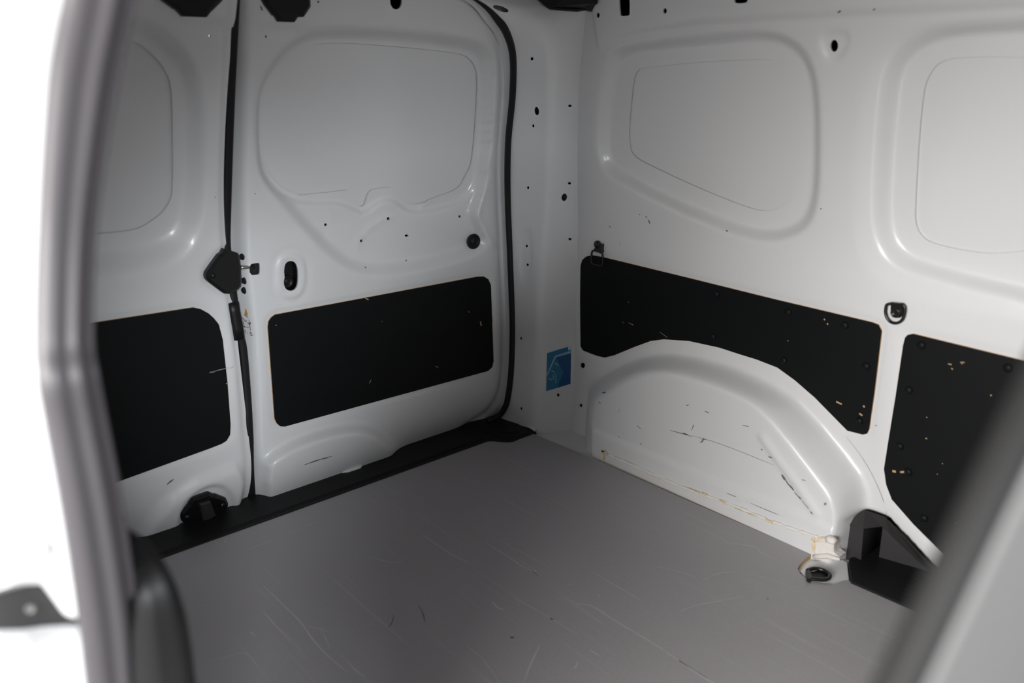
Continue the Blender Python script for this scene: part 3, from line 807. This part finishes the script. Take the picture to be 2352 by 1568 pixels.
DP2 = np.stack([X2, yd(Z2)-D2, Z2], -1)
DOOR2 = Surf(DP2)
door2 = DOOR2.mesh('door_2', PAINT, None, [smooth_closed(EC, 2), ellipse(482, 82, 2.6, 3, n=10)], 0.005, (0, 1, 0))
tag(door2, 'narrow white rear door at left carrying black latch covers on its edge', 'door', 'structure')
door_skin(EC, 0.031, door2)
rear_skin(-1.46, -0.796, door2)
plate('lining_panel', door_pts(EL, -0.001), (0, 1, 0), 0.004, BLACKB, door2, 0.0004, WOOD)['label'] = 'black hardboard lining with bare wood edge'
do2 = lambda x, y: DOOR2.on(x, y)
ribbons('scuff_marks', do2, [([(383, 1112), (390, 1106), (398, 1100)], 0.004), ([(528, 846), (536, 841)], 0.0012), ([(493, 452), (495, 453)], 0.003)], (0, -1, 0), SCUFF, door2, 0.0015)
ribbons('lining_chips', lambda x, y: on_door(x, y, -0.001), [([(480, 856), (500, 850), (526, 844)], 0.0018), ([(482, 855), (492, 853)], 0.004), ([(519, 880), (521, 881)], 0.003)], (0, -1, 0), SCUFF2, door2, 0.0008)
cover('latch_cover', [(340, -60), (378, 0), (405, 20), (409, 22), (423, 37), (478, 39), (488, 26), (492, 23), (513, 2), (540, -60)], 0.02, door2)
lc = cover('lock_cover', [(474.5, 634), (476, 627), (505, 586), (512, 582), (517, 572), (549, 582), (554, 590), (558, 648), (556, 660), (548, 668), (528, 676), (517, 675), (481, 648), (476, 642)], 0.018, door2)
lathe('screw_dimple', on_door(490, 633, -0.0182), (0, -1, 0), [(0.006, 0), (0.005, 0.002), (0.002, 0.0028)], PLASTIC, lc, 14)
pk = np.array([DOOR1.on(x, y) for x, y in [(570, 602), (598, 598), (601, 602), (601, 632), (597, 636), (570, 637)]])+np.array([0, 0.014, 0])
plate('slot_shade_plate', pk+(pk-pk.mean(0))*0.2, (0, 1, 0), 0.004, PLASTIC, door1, 0.0005)  # dark plate added behind the slot to stand for its shade
# latch rod reaching into the wide door
ra, rb = on_door(553, 614, -0.006), on_door(582, 613, 0.012)
tube('latch_rod', [ra, rb], 0.0042, STEEL, door2, 10)
for (x, y) in ((557, 590), (561, 645), (561, 667)):
    p = DOOR1.on(x, y)
    lathe('buffer', p+np.array([0.002, 0.002, 0]), (-0.7, -0.7, 0), [(0.008, -0.006), (0.008, 0.002), (0.006, 0.004), (0.002, 0.004)], RUBBER, door1, 16)
# lower bracket on the narrow door
bk = cover('striker_bracket', [(416.5, 1187), (418, 1180), (435, 1160), (436, 1157), (443, 1146), (482, 1132.5), (496, 1138), (498, 1137), (521, 1146), (526, 1157), (526.5, 1162), (519, 1177), (512, 1182), (470, 1205), (440, 1206), (421, 1200), (418, 1194)], 0.022, door2)
plate('bracket_block', door_pts([(459, 1158), (484, 1151), (497, 1185), (470, 1200)], -0.036), (0, 1, 0), 0.02, PLASTIC2, bk, 0.003)
for (x, y) in ((430, 1186), (511, 1159)):
    lathe('bolt', on_door(x, y, -0.022), (0, -1, 0), [(0.006, 0), (0.0055, 0.003), (0.002, 0.0045)], BLACKM, bk, 14)
# rubber strip that closes the gap between the two doors
gap = [(538, -50), (538, 0), (531, 150), (525, 300), (520, 480), (519, 560), (527, 620), (536, 690), (546, 760), (557, 800), (566, 900), (572, 1000), (577, 1120), (578, 1150)]
gpth = catmull([on_door(x, y, 0.018) for x, y in gap], 90)
prof = np.array([(-1, -0.6), (1, -0.6), (1, 0.4), (0.6, 0.8), (-0.6, 0.8), (-1, 0.4)])
tube('gap_seal', gpth, 0.0095, RUBBER, door2, prof=prof, up=(0, -1, 0))
slv = [on_door(x, y, 0.008) for x, y in [(535, 694), (538, 715), (545, 752), (549, 778)]]
tube('cable_sleeve', slv, 0.0125, PLASTIC, door2, prof=prof, up=(0, -1, 0))

# ================================================================== ROOF, REAR SILL, FRAME SEAL
ceil = box('ceiling', (-1.56, -1.95, 1.325), (0.30, 0.32, 1.36), HEADL)
tag(ceil, 'grey roof lining over the load area', 'ceiling', 'structure')
sill_px = [(1222, 995.5), (1192, 1006.5), (1180, 1012), (1165, 1013.5), (1143, 1012), (1130, 1011), (1120, 1011.5)]
sp = [np.array([-1.345, 0.047, 0.003])] + [np.array([-1.345, 0.20, 0.003]), np.array([0.02, 0.20, 0.003]), np.array([0.02, 0.012, 0.003])]
sp += [on_z(x, y, 0.003) for x, y in sill_px]
trim1 = plate('trim_1', np.array(sp), (0, 0, -1), 0.014, SILL, None, 0.0012)
tag(trim1, 'long black plastic sill strip at the foot of the rear doors', 'sill', 'structure')
for k, yy in enumerate((0.058, 0.066, 0.172)):
    box('sill_rib', (-1.34, yy, 0.002), (-0.14, yy+0.0025, 0.0042), SILL, trim1)
# rubber frame seal of the rear opening
sl = [on_door(*r, -0.037) for r in [(1120, 966), (1145, 955), (1158, 938), (1166, 915), (1174, 850), (1177, 750), (1172, 600), (1166, 450), (1167, 330), (1177, 220), (1178, 130), (1163, 75), (1140, 42), (1112, 14), (1060, -20)]]
slp = catmull(sl, 110)
rr = np.interp(np.arange(110), [0, 8, 75, 90, 104, 109], [0.010, 0.009, 0.0085, 0.0095, 0.003, 0.0025])
fs = tube('trim_3', slp, rr, RUBBER, None, 12)
tag(fs, 'thin black rubber seal running up the frame right of the wide rear door', 'door seal', 'structure')
# dark moulding in the rear corner of the sill
cm = [on_z(x, y, 0.006) for x, y in [(1100, 985), (1145, 962), (1168, 958), (1218, 990), (1190, 1000), (1150, 1002)]]
plate('corner_moulding', np.array(cm), (0, 0, -1), 0.006, SILL, trim1, 0.002)
lathe('corner_plug', on_z(1178, 988, 0.006), (0, 0, 1), [(0.02, 0), (0.019, 0.003), (0.012, 0.004), (0.011, 0.002)], RUBBER, trim1, 20)
# black cover in the top corner
tc_ = [(1205, -60), (1236, 0), (1250, 13), (1262, 21), (1300, 24.5), (1325, 26), (1343, 23.5), (1357, 26), (1366, 11), (1372, 7), (1375, -60)]
tcv = plate('trim_2', np.array([(PIL.on(x, max(y, -45), 0.016) if x < 1343 else WALL.on(x, max(y, -45), 0.016)) for x, y in tc_]), (0.75, 0.66, 0), 0.014, PLASTIC, None, 0.004)
tag(tcv, 'black plastic cover at the top of the corner pillar', 'trim cover', 'structure')

# ================================================================== WALL LININGS, ARCH SILL TRIM
def lining(px, rivets, chips, label):
    pl = np.array([on_wall(x, y, -0.001) for x, y in px])
    r = empty('lining_panel', tuple(pl.min(0)*[0, 0, 1]+pl.mean(0)*[1, 1, 0]))
    adopt(plate('board', pl, (1, 0, 0), 0.004, BLACKB, None, 0.0004, WOOD), r)
    for x, y in rivets:
        adopt(lathe('rivet', on_wall(x, y, -0.001), (-1, 0, 0), [(0.0085, 0), (0.0078, 0.0018), (0.0055, 0.0036), (0.0022, 0.0046)], BLACKB, None, 14), r)
    c = ribbons('chips', lambda x, y: on_wall(x, y, -0.001), chips, (-1, 0, 0), CHIP, None, 0.0006)
    adopt(c, r)
    tag(r, label, 'wall panel')
    return r
lining(LINE1, [(1810, 717), (1940, 747), (1800, 828), (1989, 841), (1973, 967), (1645, 675), (1637, 773)],
       [([(1921, 922), (1934, 928)], 0.005), ([(1983, 931), (1986, 935)], 0.007), ([(1974, 949), (1981, 954)], 0.005), ([(1893, 732), (1895, 735)], 0.004), ([(1900, 742), (1902, 745)], 0.004),
        ([(1809, 781), (1811, 783)], 0.003), ([(1516, 762), (1533, 775)], 0.0018), ([(1444, 741), (1455, 746)], 0.0022), ([(1430, 740), (1433, 741)], 0.002), ([(1443, 693), (1445, 694)], 0.003)],
       'long black hardboard lining above the wheel arch, curved along its lower edge')
lining(LINE2, [(2116, 793), (2315, 845), (2087, 896), (2066, 1025), (2086, 1084), (2122, 1190), (2320, 1010)],
       [([(2050, 1081), (2058, 1083)], 0.007), ([(2068, 1084), (2078, 1083)], 0.008), ([(2178, 835), (2186, 837)], 0.003), ([(2206, 832), (2216, 832)], 0.003), ([(2210, 830), (2210, 836)], 0.003),
        ([(2185, 845), (2189, 848)], 0.003), ([(2276, 906), (2277, 909)], 0.003), ([(2126, 1006), (2130, 1007)], 0.003), ([(2128, 957), (2130, 959)], 0.003), ([(2164, 1063), (2166, 1065)], 0.002), ([(2152, 1088), (2154, 1089)], 0.003), ([(2194, 1199), (2197, 1202)], 0.003)],
       'black hardboard lining in front of the wheel arch, with riveted and chipped surface')

# black plastic trim in the recess in front of the wheel arch
wt = empty('arch_trim', tuple(on_z(2000, 1300, 0.0)))
outer = [(1926, 1198), (1972, 1171), (1986, 1171), (2032, 1186), (2049, 1202), (2146, 1306), (2300, 1450)]
inner = [(1926, 1203, -0.030), (1984, 1214, -0.030), (2026, 1208, 0.0), (2049, 1229, 0.008), (2137, 1313, 0.035), (2280, 1455, 0.04)]
po = np.array([on_wall(x, y, -0.030 if i == 0 else -0.005) for i, (x, y) in enumerate(outer)])
pi_ = np.array([on_wall(x, y, o) for x, y, o in inner])
V = list(po)+list(pi_)
F = [(0, 1, 8, 7), (1, 2, 8), (2, 3, 9, 8), (3, 4, 10, 9), (4, 5, 11, 10), (5, 6, 12, 11)]
rimo = link('rim', V, F, PLASTIC2, smooth=False); adopt(rimo, wt)
md = rimo.modifiers.new('solid', 'SOLIDIFY'); md.thickness = 0.002
def facet(name, px, material, depth=0.003, bev=0.001):
    return adopt(plate(name, np.array([on_wall(x, y, o) for x, y, o in px]), (1, 0, 0), depth, material, None, bev), wt)
facet('inset_panel', [(1923, 1200, -0.030), (1984, 1212, -0.030), (1977, 1292, -0.030), (1940, 1300, -0.030), (1908, 1290, -0.030)], PLASTIC2)
facet('inset_panel', [(2027, 1207, 0.008), (2142, 1314, 0.037), (2140, 1322, 0.037), (2017, 1287, 0.010)], PLASTIC2)
facet('recess_back', [(1965, 1190, 0.06), (2055, 1190, 0.06), (2055, 1310, 0.06), (1960, 1310, 0.06)], PLASTIC)
sd = np.array([on_wall(1984, 1208, -0.029), on_wall(1977, 1296, -0.029)]); sd = np.vstack([sd, sd[::-1]+np.array([0.10, 0.0, 0])])
so_ = link('recess_side', sd, [(0, 1, 2, 3)], PLASTIC); adopt(so_, wt); so_.modifiers.new('solid', 'SOLIDIFY').thickness = 0.002
ts = np.array([on_z(x, y, 0.004) for x, y in [(1949, 1288), (1952, 1280), (1960, 1277), (1977, 1282)]])
ts = np.vstack([ts, [[0.184, -0.93, 0.004], [0.184, -1.78, 0.004], [0.001, -1.78, 0.004]], [on_z(2110, 1403, 0.004)], [on_z(1954, 1335, 0.004)]])
adopt(plate('step', ts, (0, 0, -1), 0.014, SILL, None, 0.0025), wt)
for k in range(6):
    xk = 0.014+0.017*k
    adopt(box('step_rib', (xk, -1.60, 0.0035), (xk+0.003, -1.06, 0.0052), SILL), wt)
tag(wt, 'black plastic stepped trim filling the recess in front of the wheel arch', 'trim')

# white bracket lump at the foot of the wheel arch, next to the floor ring
lump = [on_wall(x, y, -TUB-0.010) for x, y in [(1898, 1238), (1907, 1238), (1914, 1241), (1918, 1236)]]
tube('weld_bead', lump, [0.006, 0.0095, 0.0095, 0.006], SEALANT, wall, 12)
ft = np.array([on_wall(x, y, -TUB-0.010) for x, y in [(1866, 1244), (1880, 1240), (1914, 1246), (1913, 1270), (1926, 1280), (1905, 1286), (1872, 1282), (1866, 1264)]])
plate('bracket_foot', ft, (1, 0, 0), 0.03, SEALANT, wall, 0.004)
ribbons('bracket_stain', lambda x, y: on_wall(x, y, -TUB-0.0105), [([(1862, 1240), (1880, 1237), (1895, 1234)], 0.008), ([(1868, 1242), (1869, 1254), (1869, 1266)], 0.011)], (-1, 0, 0), STAIN, wall, 0.001)
tube('bracket_weld', [on_wall(x, y, -TUB-0.012) for x, y in [(1868, 1278), (1885, 1277), (1902, 1276), (1917, 1281), (1929, 1284)]], [0.004, 0.0055, 0.006, 0.0045, 0.003], SEALANT, wall, 10)
bpz = -0.0035
bt = np.array([on_z(x, y, bpz) for x, y in [(1862, 1287), (1936, 1285), (1946, 1291), (1951, 1336), (1930, 1340), (1900, 1346), (1850, 1330), (1838, 1310), (1852, 1293)]])
plate('ring_plate', bt, (0, 0, -1), 0.006, PAINT_M, floor, 0.001)

# ================================================================== TIE-DOWN RINGS
def ring_obj(name, label, base, parts):
    r = empty(name, tuple(base))
    for p in parts: adopt(p, r)
    tag(r, label, 'tie-down ring', None, 'tie-down rings of the load area')
    return r
# ring high on the wall, hanging over the lining
bolt = on_wall(1374, 561, -0.002)
p1_ = lathe('bolt_head', bolt, (-1, 0, 0), [(0.0105, 0), (0.0105, 0.006), (0.008, 0.009), (0.003, 0.010)], BLACKM, None, 18)
p2_ = plate('lug', np.array([on_wall(x, y, -0.008) for x, y in [(1366, 560), (1383, 560), (1382, 572), (1383, 580), (1378, 581), (1362, 577), (1363, 572), (1366, 569)]]), (1, 0, 0), 0.008, BLACKM, None, 0.001)
lp = catmull([on_wall(x, y, -0.008) for x, y in [(1361.5, 575), (1359, 582), (1358.5, 600), (1362, 606), (1380, 610), (1384, 606), (1384, 588), (1383, 582), (1378, 579.5)]], 40)
p3_ = tube('loop', lp, 0.0026, BLACKM, None, 8)
ring_obj('tie_down_ring', 'small black tie-down loop hanging over the top edge of the long lining', bolt, [p1_, p2_, p3_])
# D-ring between the two linings
c = on_wall(2057, 717, -0.002)
body = [(2043, 694.5), (2071, 697.5), (2074, 712), (2072, 724), (2065, 730), (2056, 730.5), (2049, 727), (2044, 722), (2044.5, 703)]
q1_ = plate('lug', np.array([on_wall(x, y, -0.011) for x, y in body]), (1, 0, 0), 0.011, BLACKM, None, 0.002)
q2_ = lathe('bolt_head', on_wall(2058, 718, -0.011), (-1, 0, 0), [(0.010, 0), (0.0095, 0.004), (0.0065, 0.0055), (0.006, 0.003), (0.002, 0.003)], BLACKM, None, 18)
dl = catmull([on_wall(x, y, -0.007) for x, y in [(2046, 697), (2037, 700), (2034.5, 708), (2034, 718), (2037.5, 730), (2045, 738.5), (2055, 742), (2065, 740), (2073, 733), (2077, 722), (2078.5, 708), (2075, 700), (2069, 699)]], 60)
q3_ = tube('loop', dl, 0.0030, BLACKM, None, 10)
ring_obj('tie_down_ring', 'black D-shaped tie-down ring on the white wall between the two linings', c, [q1_, q2_, q3_])
# ring lying in the floor notch
zc = 0.004
fr = catmull([on_z(x, y, zc) for x, y in [(1854, 1310), (1866, 1305.5), (1880, 1306), (1894, 1310), (1904, 1317), (1906, 1323), (1903, 1328), (1893, 1331), (1878, 1330), (1863, 1328), (1856, 1324)]], 60)
r1_ = tube('loop', fr, 0.0042, BLACKM, None, 10)
r2_ = plate('clamp', np.array([on_z(x, y, zc+0.004) for x, y in [(1850, 1308), (1860, 1306), (1868, 1324), (1861, 1331), (1853, 1327)]]), (0, 0, -1), 0.009, BLACKM, None, 0.0015)
r3_ = plate('cup', np.array([on_z(x, y, 0.0) for x, y in [(1862, 1312), (1880, 1309), (1897, 1314), (1902, 1321), (1898, 1327), (1880, 1328), (1866, 1326)]]), (0, 0, -1), 0.004, PLASTIC, None, 0.001)
ring_obj('tie_down_ring', 'black tie-down ring lying in the rounded notch of the grey floor', on_z(1878, 1320, -0.003), [r1_, r2_, r3_])

# ================================================================== STICKERS
BLUE = mat('print_mid_blue', (0.010, 0.16, 0.33), 0.35, 0.5)
NAVY = mat('print_navy', (0.004, 0.07, 0.22), 0.35, 0.5)
TEAL = mat('print_teal', (0.014, 0.17, 0.31), 0.35, 0.5)
PALE = mat('print_pale_blue', (0.24, 0.45, 0.55), 0.35, 0.5)
WHITE = mat('print_white', (0.6, 0.66, 0.72), 0.4, 0.5)
GREYT = mat('print_grey', (0.33, 0.33, 0.30), 0.5, 0.4)
def flat(name, px, off, material, parent, surf=PIL):
    P = np.array([surf.on(x, y, off) for x, y in px]); n = len(P)
    tri = tessellate_polygon([[Vector((x, y, 0)) for x, y in px]])
    o = link(name, P, [tuple(t) for t in tri], material, None, smooth=False)
    if parent is not None: adopt(o, parent)
    return o
st = empty('sticker', tuple(PIL.on(1283, 890)))
flat('backing', [(1256.9, 810.8), (1304.6, 796.2), (1305, 804), (1312, 802.8), (1310.4, 881.3), (1254.6, 898.3), (1255.6, 855)], 0.0012, BLUE, st)
flat('corner_tab', [(1304.6, 796.2), (1312.2, 793.8), (1312, 802.8), (1305, 804)], 0.0012, WHITE, st)
flat('facet', [(1276, 823), (1293.9, 855), (1287.7, 870.2), (1279.6, 890.3), (1254.8, 897.5), (1255.4, 866)], 0.0016, TEAL, st)
flat('dark_field', [(1277, 821), (1311.8, 811.3), (1310.4, 881.3), (1279.6, 890.3), (1287.7, 870.2), (1293.9, 855)], 0.0017, NAVY, st)
flat('chevron', [(1256, 858.6), (1274.3, 817), (1312, 804.3), (1311.9, 810.8), (1277, 820.2), (1256.9, 864)], 0.0021, PALE, st)
for a_, b_ in (((1275.2, 833.6), (1282.8, 839)), ((1267.1, 850.5), (1274.3, 855.4)), ((1259.6, 868), (1267.1, 872.4))):
    flat('dash', [(a_[0], a_[1]-0.7), (b_[0], b_[1]-0.7), (b_[0], b_[1]+0.7), (a_[0], a_[1]+0.7)], 0.0022, WHITE, st)
for x_, y0_, y1_ in ((1271, 859.5, 862), (1271.2, 863.5, 867), (1270.8, 868.5, 871.5), (1276.8, 858, 861), (1277, 862, 866), (1276.6, 868, 871), (1276.9, 872, 875), (1276.5, 876, 879.5)):
    flat('lettering', [(x_-1.0, y0_), (x_+1.0, y0_+0.4), (x_+1.0, y1_+0.4), (x_-1.0, y1_)], 0.0022, PALE, st)
flat('small_print', [(1257.5, 815), (1260, 814.2), (1259.6, 832), (1257.3, 832.6)], 0.0018, TEAL, st)
tag(st, 'blue sticker with pale chevron on the white corner pillar', 'sticker')

ORANGE = mat('print_orange', (0.55, 0.26, 0.06), 0.5, 0.4)
RED = mat('print_dark_red', (0.18, 0.02, 0.02), 0.5, 0.4)
INK = mat('print_dark_ink', (0.06, 0.06, 0.06), 0.5, 0.4)
ws = empty('sticker', tuple(DOOR1.on(570, 768)))
d1s = DOOR1
flat('triangle', [(564.8, 706.5), (569.6, 724), (561.3, 723)], 0.0015, ORANGE, ws, d1s)
inkl = [([(557, 727), (559, 732), (562, 736)], 0.0022), ([(561, 722), (566, 725), (571, 729)], 0.0022), ([(562, 737), (560, 740), (562, 750), (562, 752)], 0.0022), ([(560, 749), (573, 752)], 0.002),
        ([(572, 733), (574, 745), (576, 759)], 0.0022), ([(562, 733), (565, 738), (567, 735)], 0.002), ([(560, 763), (563, 757), (564, 764), (560, 763)], 0.0015), ([(574, 763), (579, 765)], 0.004), ([(575, 768), (581, 770)], 0.003), ([(567, 762), (570, 766)], 0.001)]
adopt(ribbons('pictogram', lambda x, y: d1s.on(x, y), inkl, (-0.75, -0.65, 0), INK, None, 0.0012), ws)
adopt(ribbons('red_mark', lambda x, y: d1s.on(x, y), [([(569, 740), (574, 744), (577, 739)], 0.003)], (-0.75, -0.65, 0), RED, None, 0.0014), ws)
tag(ws, 'small warning pictogram with orange triangle on the wide door edge', 'sticker')

# ================================================================== NEAR SIDE: opening, seal, jamb, rail
seal_px = [((140, -70), (325, -70)), ((153, 0), (301, 0)), ((117, 204), (262, 204)), ((97, 510), (219, 510)), ((89, 765), (210, 765)), ((95, 870), (222, 870)), ((112, 970), (240, 970)),
           ((151, 1182), (280, 1182)), ((186, 1408), (312, 1408)), ((206, 1568), (325, 1568)), ((225, 1720), (345, 1720))]
def xs_(z): return -1.36 + 0.05*np.clip((z-0.80)/0.25, 0, 1.2)
cen = []; hw_ = []
for (lx, ly), (rx, ry) in seal_px:
    z = 0.8
    for _ in range(10):
        p = on_x((lx+rx)/2, ly, float(xs_(z))); z = p[2]
    cen.append(p); hw_.append((rx-lx)/2*((p-CAM)@CD)/FPX)
for zz_ in (0.30, 0.10, -0.10):
    cen.append(np.array([cen[-1][0], cen[-1][1]+0.01, zz_])); hw_.append(hw_[-1])
SC = catmull(cen, 90); SR = np.interp(np.linspace(0, len(cen)-1, 90), np.arange(len(cen)), hw_)
pf = []
def arc(cx, cy, r, a0, a1, n):
    return [(cx+r*math.cos(math.radians(a)), cy+r*math.sin(math.radians(a))) for a in np.linspace(a0, a1, n)]
# bulb, groove, bulb and thin outer lip (unit half width)
pf += [(-1.0, -0.45), (-0.99, -0.22), (-0.90, -0.18), (-0.72, -0.22), (-0.66, -0.12)]
pf += arc(-0.30, 0.02, 0.38, 160, 60, 8)
pf += arc(0.40, -0.06, 0.56, 118, 10, 11)
pf += [(1.0, -0.25), (0.85, -0.5), (-0.6, -0.5)]
pf = np.array(pf)[::-1]
side_seal = tube('weatherstrip', SC, SR, SEALRUB, None, prof=pf, up=lambda p: (CAM*[1, 1, 0]+np.array([0, 0, p[2]])-p))
tag(side_seal, 'thick dark grey rubber seal round the edge of the near side opening', 'door seal')
# dark interior trim beside the seal, swelling towards the floor
at_px = [((230, 1150), (272, 1150)), ((238, 1207), (292, 1207)), ((262, 1250), (333, 1250)), ((280, 1287), (362, 1287)), ((295, 1348), (397, 1348)), ((300, 1423), (422, 1423)), ((305, 1509), (437, 1509)), ((310, 1568), (443, 1568)), ((320, 1720), (465, 1720))]
cen2 = []; hw2 = []
for (lx, ly), (rx, ry) in at_px:
    p = on_x((lx+rx)/2, ly, -1.325); cen2.append(p); hw2.append((rx-lx)/2*((p-CAM)@CD)/FPX)
for zz_ in (0.30, 0.12, -0.02):
    cen2.append(np.array([cen2[-1][0], cen2[-1][1], zz_])); hw2.append(hw2[-1])
tp = np.array(arc(0, 0, 1, 0, 360, 21)[:-1]); tp[:, 1] *= 0.6
tp = np.array([(x, y*(1-0.25*math.exp(-((x+0.25)/0.18)**2)*(y > 0))) for x, y in tp])[::-1]
near_trim = tube('opening_trim', catmull(cen2, 50), np.interp(np.linspace(0, len(cen2)-1, 50), np.arange(len(cen2)), hw2), PLASTIC, None, prof=tp, up=lambda p: (CAM*[1, 1, 0]+np.array([0, 0, p[2]])-p))
tag(near_trim, 'dark plastic trim bulging into view beside the near door seal', 'trim')
# near body side: inner sheet, shut face (jamb) and outer skin
order = np.argsort(SC[:, 2]); sz, sx, sy = SC[order, 2], SC[order, 0], SC[order, 1]
def J(u, z):
    z = np.asarray(z, float)
    return np.stack([np.interp(z, sz, sx)+0.004-0.17*u, np.interp(z, sz, sy)+0.016+0.03*u+0.006*np.sin(u*9)*(u < 0.35), z], -1)
zin = np.linspace(-0.1, 1.33, 40)
P = np.stack([np.stack([np.interp(zin, sz, sx)+0.012, np.interp(zin, sz, sy)+0.02+t*(0.32-np.interp(zin, sz, sy)-0.02), zin], -1) for t in np.linspace(0, 1, 14)], 0)
wl = Surf(P).mesh('wall_left', PAINT)
tag(wl, 'white body side of the van left of the open sliding door', 'wall', 'structure')
def jz(x, y):                                   # lattice coordinates on the shut face for a pixel
    u, z = 0.2, 0.6
    for _ in range(40):
        p = J(np.float64(u), z); r = on_y(x, y, p[1]); z = 0.5*z+0.5*r[2]
        u = np.clip((np.interp(z, sz, sx)+0.004-r[0])/0.17, -0.2, 1.5)
    return float(u), float(z)
us = np.linspace(0, 1, 61)
bot = [jz(x, y) for x, y in [(188, 1421), (160, 1418), (146, 1408), (97, 1340), (0, 1340)]]
bu = np.array([b[0] for b in bot]); bz = np.array([b[1] for b in bot])
zb = np.interp(us, bu, bz)
P = np.stack([J(np.full(70, u), np.linspace(1.33, z0, 70)) for u, z0 in zip(us, zb)], 0)
P2 = np.concatenate([P, P[:, -1:]+np.array([0, 0.003, -0.001]), P[:, -1:]+np.array([0, 0.03, -0.001])], 1)
jamb = Surf(P2).mesh('door_jamb', PAINT, wl, [ellipse(117, 1260, 6, 22, -0.12)], 0.01, (0, 1, 0))
lowt = [jz(x, y) for x, y in [(200, 1452), (100, 1456), (0, 1464)]]
zt_ = np.interp(us, [b[0] for b in lowt], [b[1] for b in lowt])
P = np.stack([J(np.full(30, u), np.linspace(z0, -0.15, 30)) for u, z0 in zip(us, zt_)], 0)
P2 = np.concatenate([P[:, :1]+np.array([0, 0.04, 0.0]), P], 1)
Surf(P2).mesh('door_jamb', PAINT, wl)
e0 = J(np.float64(1.0), 0.6)
link('outer_skin', [(e0[0], e0[1], -0.15), (e0[0], e0[1], 1.34), (e0[0]+0.0, 0.3, 1.34), (e0[0]+0.0, 0.3, -0.15)], [(0, 1, 2, 3)], PAINT, wl)
box('door_header', (-1.40, -1.95, 1.15), (-1.30, -1.15, 1.33), PAINT, wl, 0.01)
# slide rail pocket between the two jamb parts
rail = empty('slide_rail', tuple(J(np.float64(0.4), float(jz(80, 1410)[1]))))
rb_ = []
for u in np.linspace(-0.02, 1.0, 12):
    zt2 = np.interp(u, bu, bz)+0.02; zl = np.interp(u, [b[0] for b in lowt], [b[1] for b in lowt])-0.02
    rb_.append([J(np.float64(u), z)+np.array([0, 0.012, 0]) for z in np.linspace(zt2, zl, 10)])
rb_ = np.array(rb_)
adopt(Surf(rb_).mesh('bracket', PLASTIC2), rail)
u_, z_ = jz(20, 1352)
shelf = [J(np.float64(u), z_)+np.array([0, 0.006, 0]) for u in np.linspace(u_-0.22, 1.0, 6)]
adopt(tube('track_lip', shelf, 0.004, STEEL, None, 8), rail)
u_, z_ = jz(78, 1412)
adopt(lathe('screw', J(np.float64(u_), z_)+np.array([0, 0.012, 0]), (-0.2, -1, 0.1), [(0.0036, 0), (0.0036, 0.002), (0.0025, 0.003), (0.002, 0.002), (0.001, 0.002)], DSTEEL, None, 16), rail)
tag(rail, 'dark slide rail end with screw set in the white near body side', 'door rail')

# grey partition just right of the camera
E0, E1 = CAM+0.33*ray(2352+85, 900), CAM+0.33*ray(2040+80, 1568)
dv = (E0-E1)/np.linalg.norm(E0-E1)
A_ = E0+dv*((1.0-E0[2])/dv[2]); B_ = E1-dv*((E1[2]-0.578)/dv[2])
off = np.array([0.0105, 0, -0.0063])
part_pts = np.array([A_+off, (0.10, A_[1], 0.985), (0.10, -1.545, 0.006), (-1.33, -1.545, 0.006), (-1.33, -1.545, 0.56), B_+off])
wf = plate('wall_front', part_pts, (0, 1, 0), 0.02, GREYP, None, 0.003)
tag(wf, 'light grey partition board with slanting dark edge close to the camera', 'partition', 'structure')
pr = np.array([(-1, -1), (1, -1), (1, 0.6), (0.6, 1), (-0.6, 1), (-1, 0.6)])
tube('edge_trim', [B_+off*0.5+np.array([0, 0.009, 0]), A_+off*0.5+np.array([0, 0.009, 0])], 0.0075, GREYE, wf, prof=pr, up=(0, -1, 0))

box('front_light_blocker', (-0.95, -2.00, -0.02), (0.26, -1.96, 1.325), GREYP, wf)  # unseen board added to block light coming in from the front
# ground outside the van
gr = link('ground', [(-9, -9, -0.62), (6, -9, -0.62), (6, 9, -0.62), (-9, 9, -0.62)], [(0, 1, 2, 3)], CONC, smooth=False)
tag(gr, 'grey concrete ground outside the van', 'ground', 'structure')
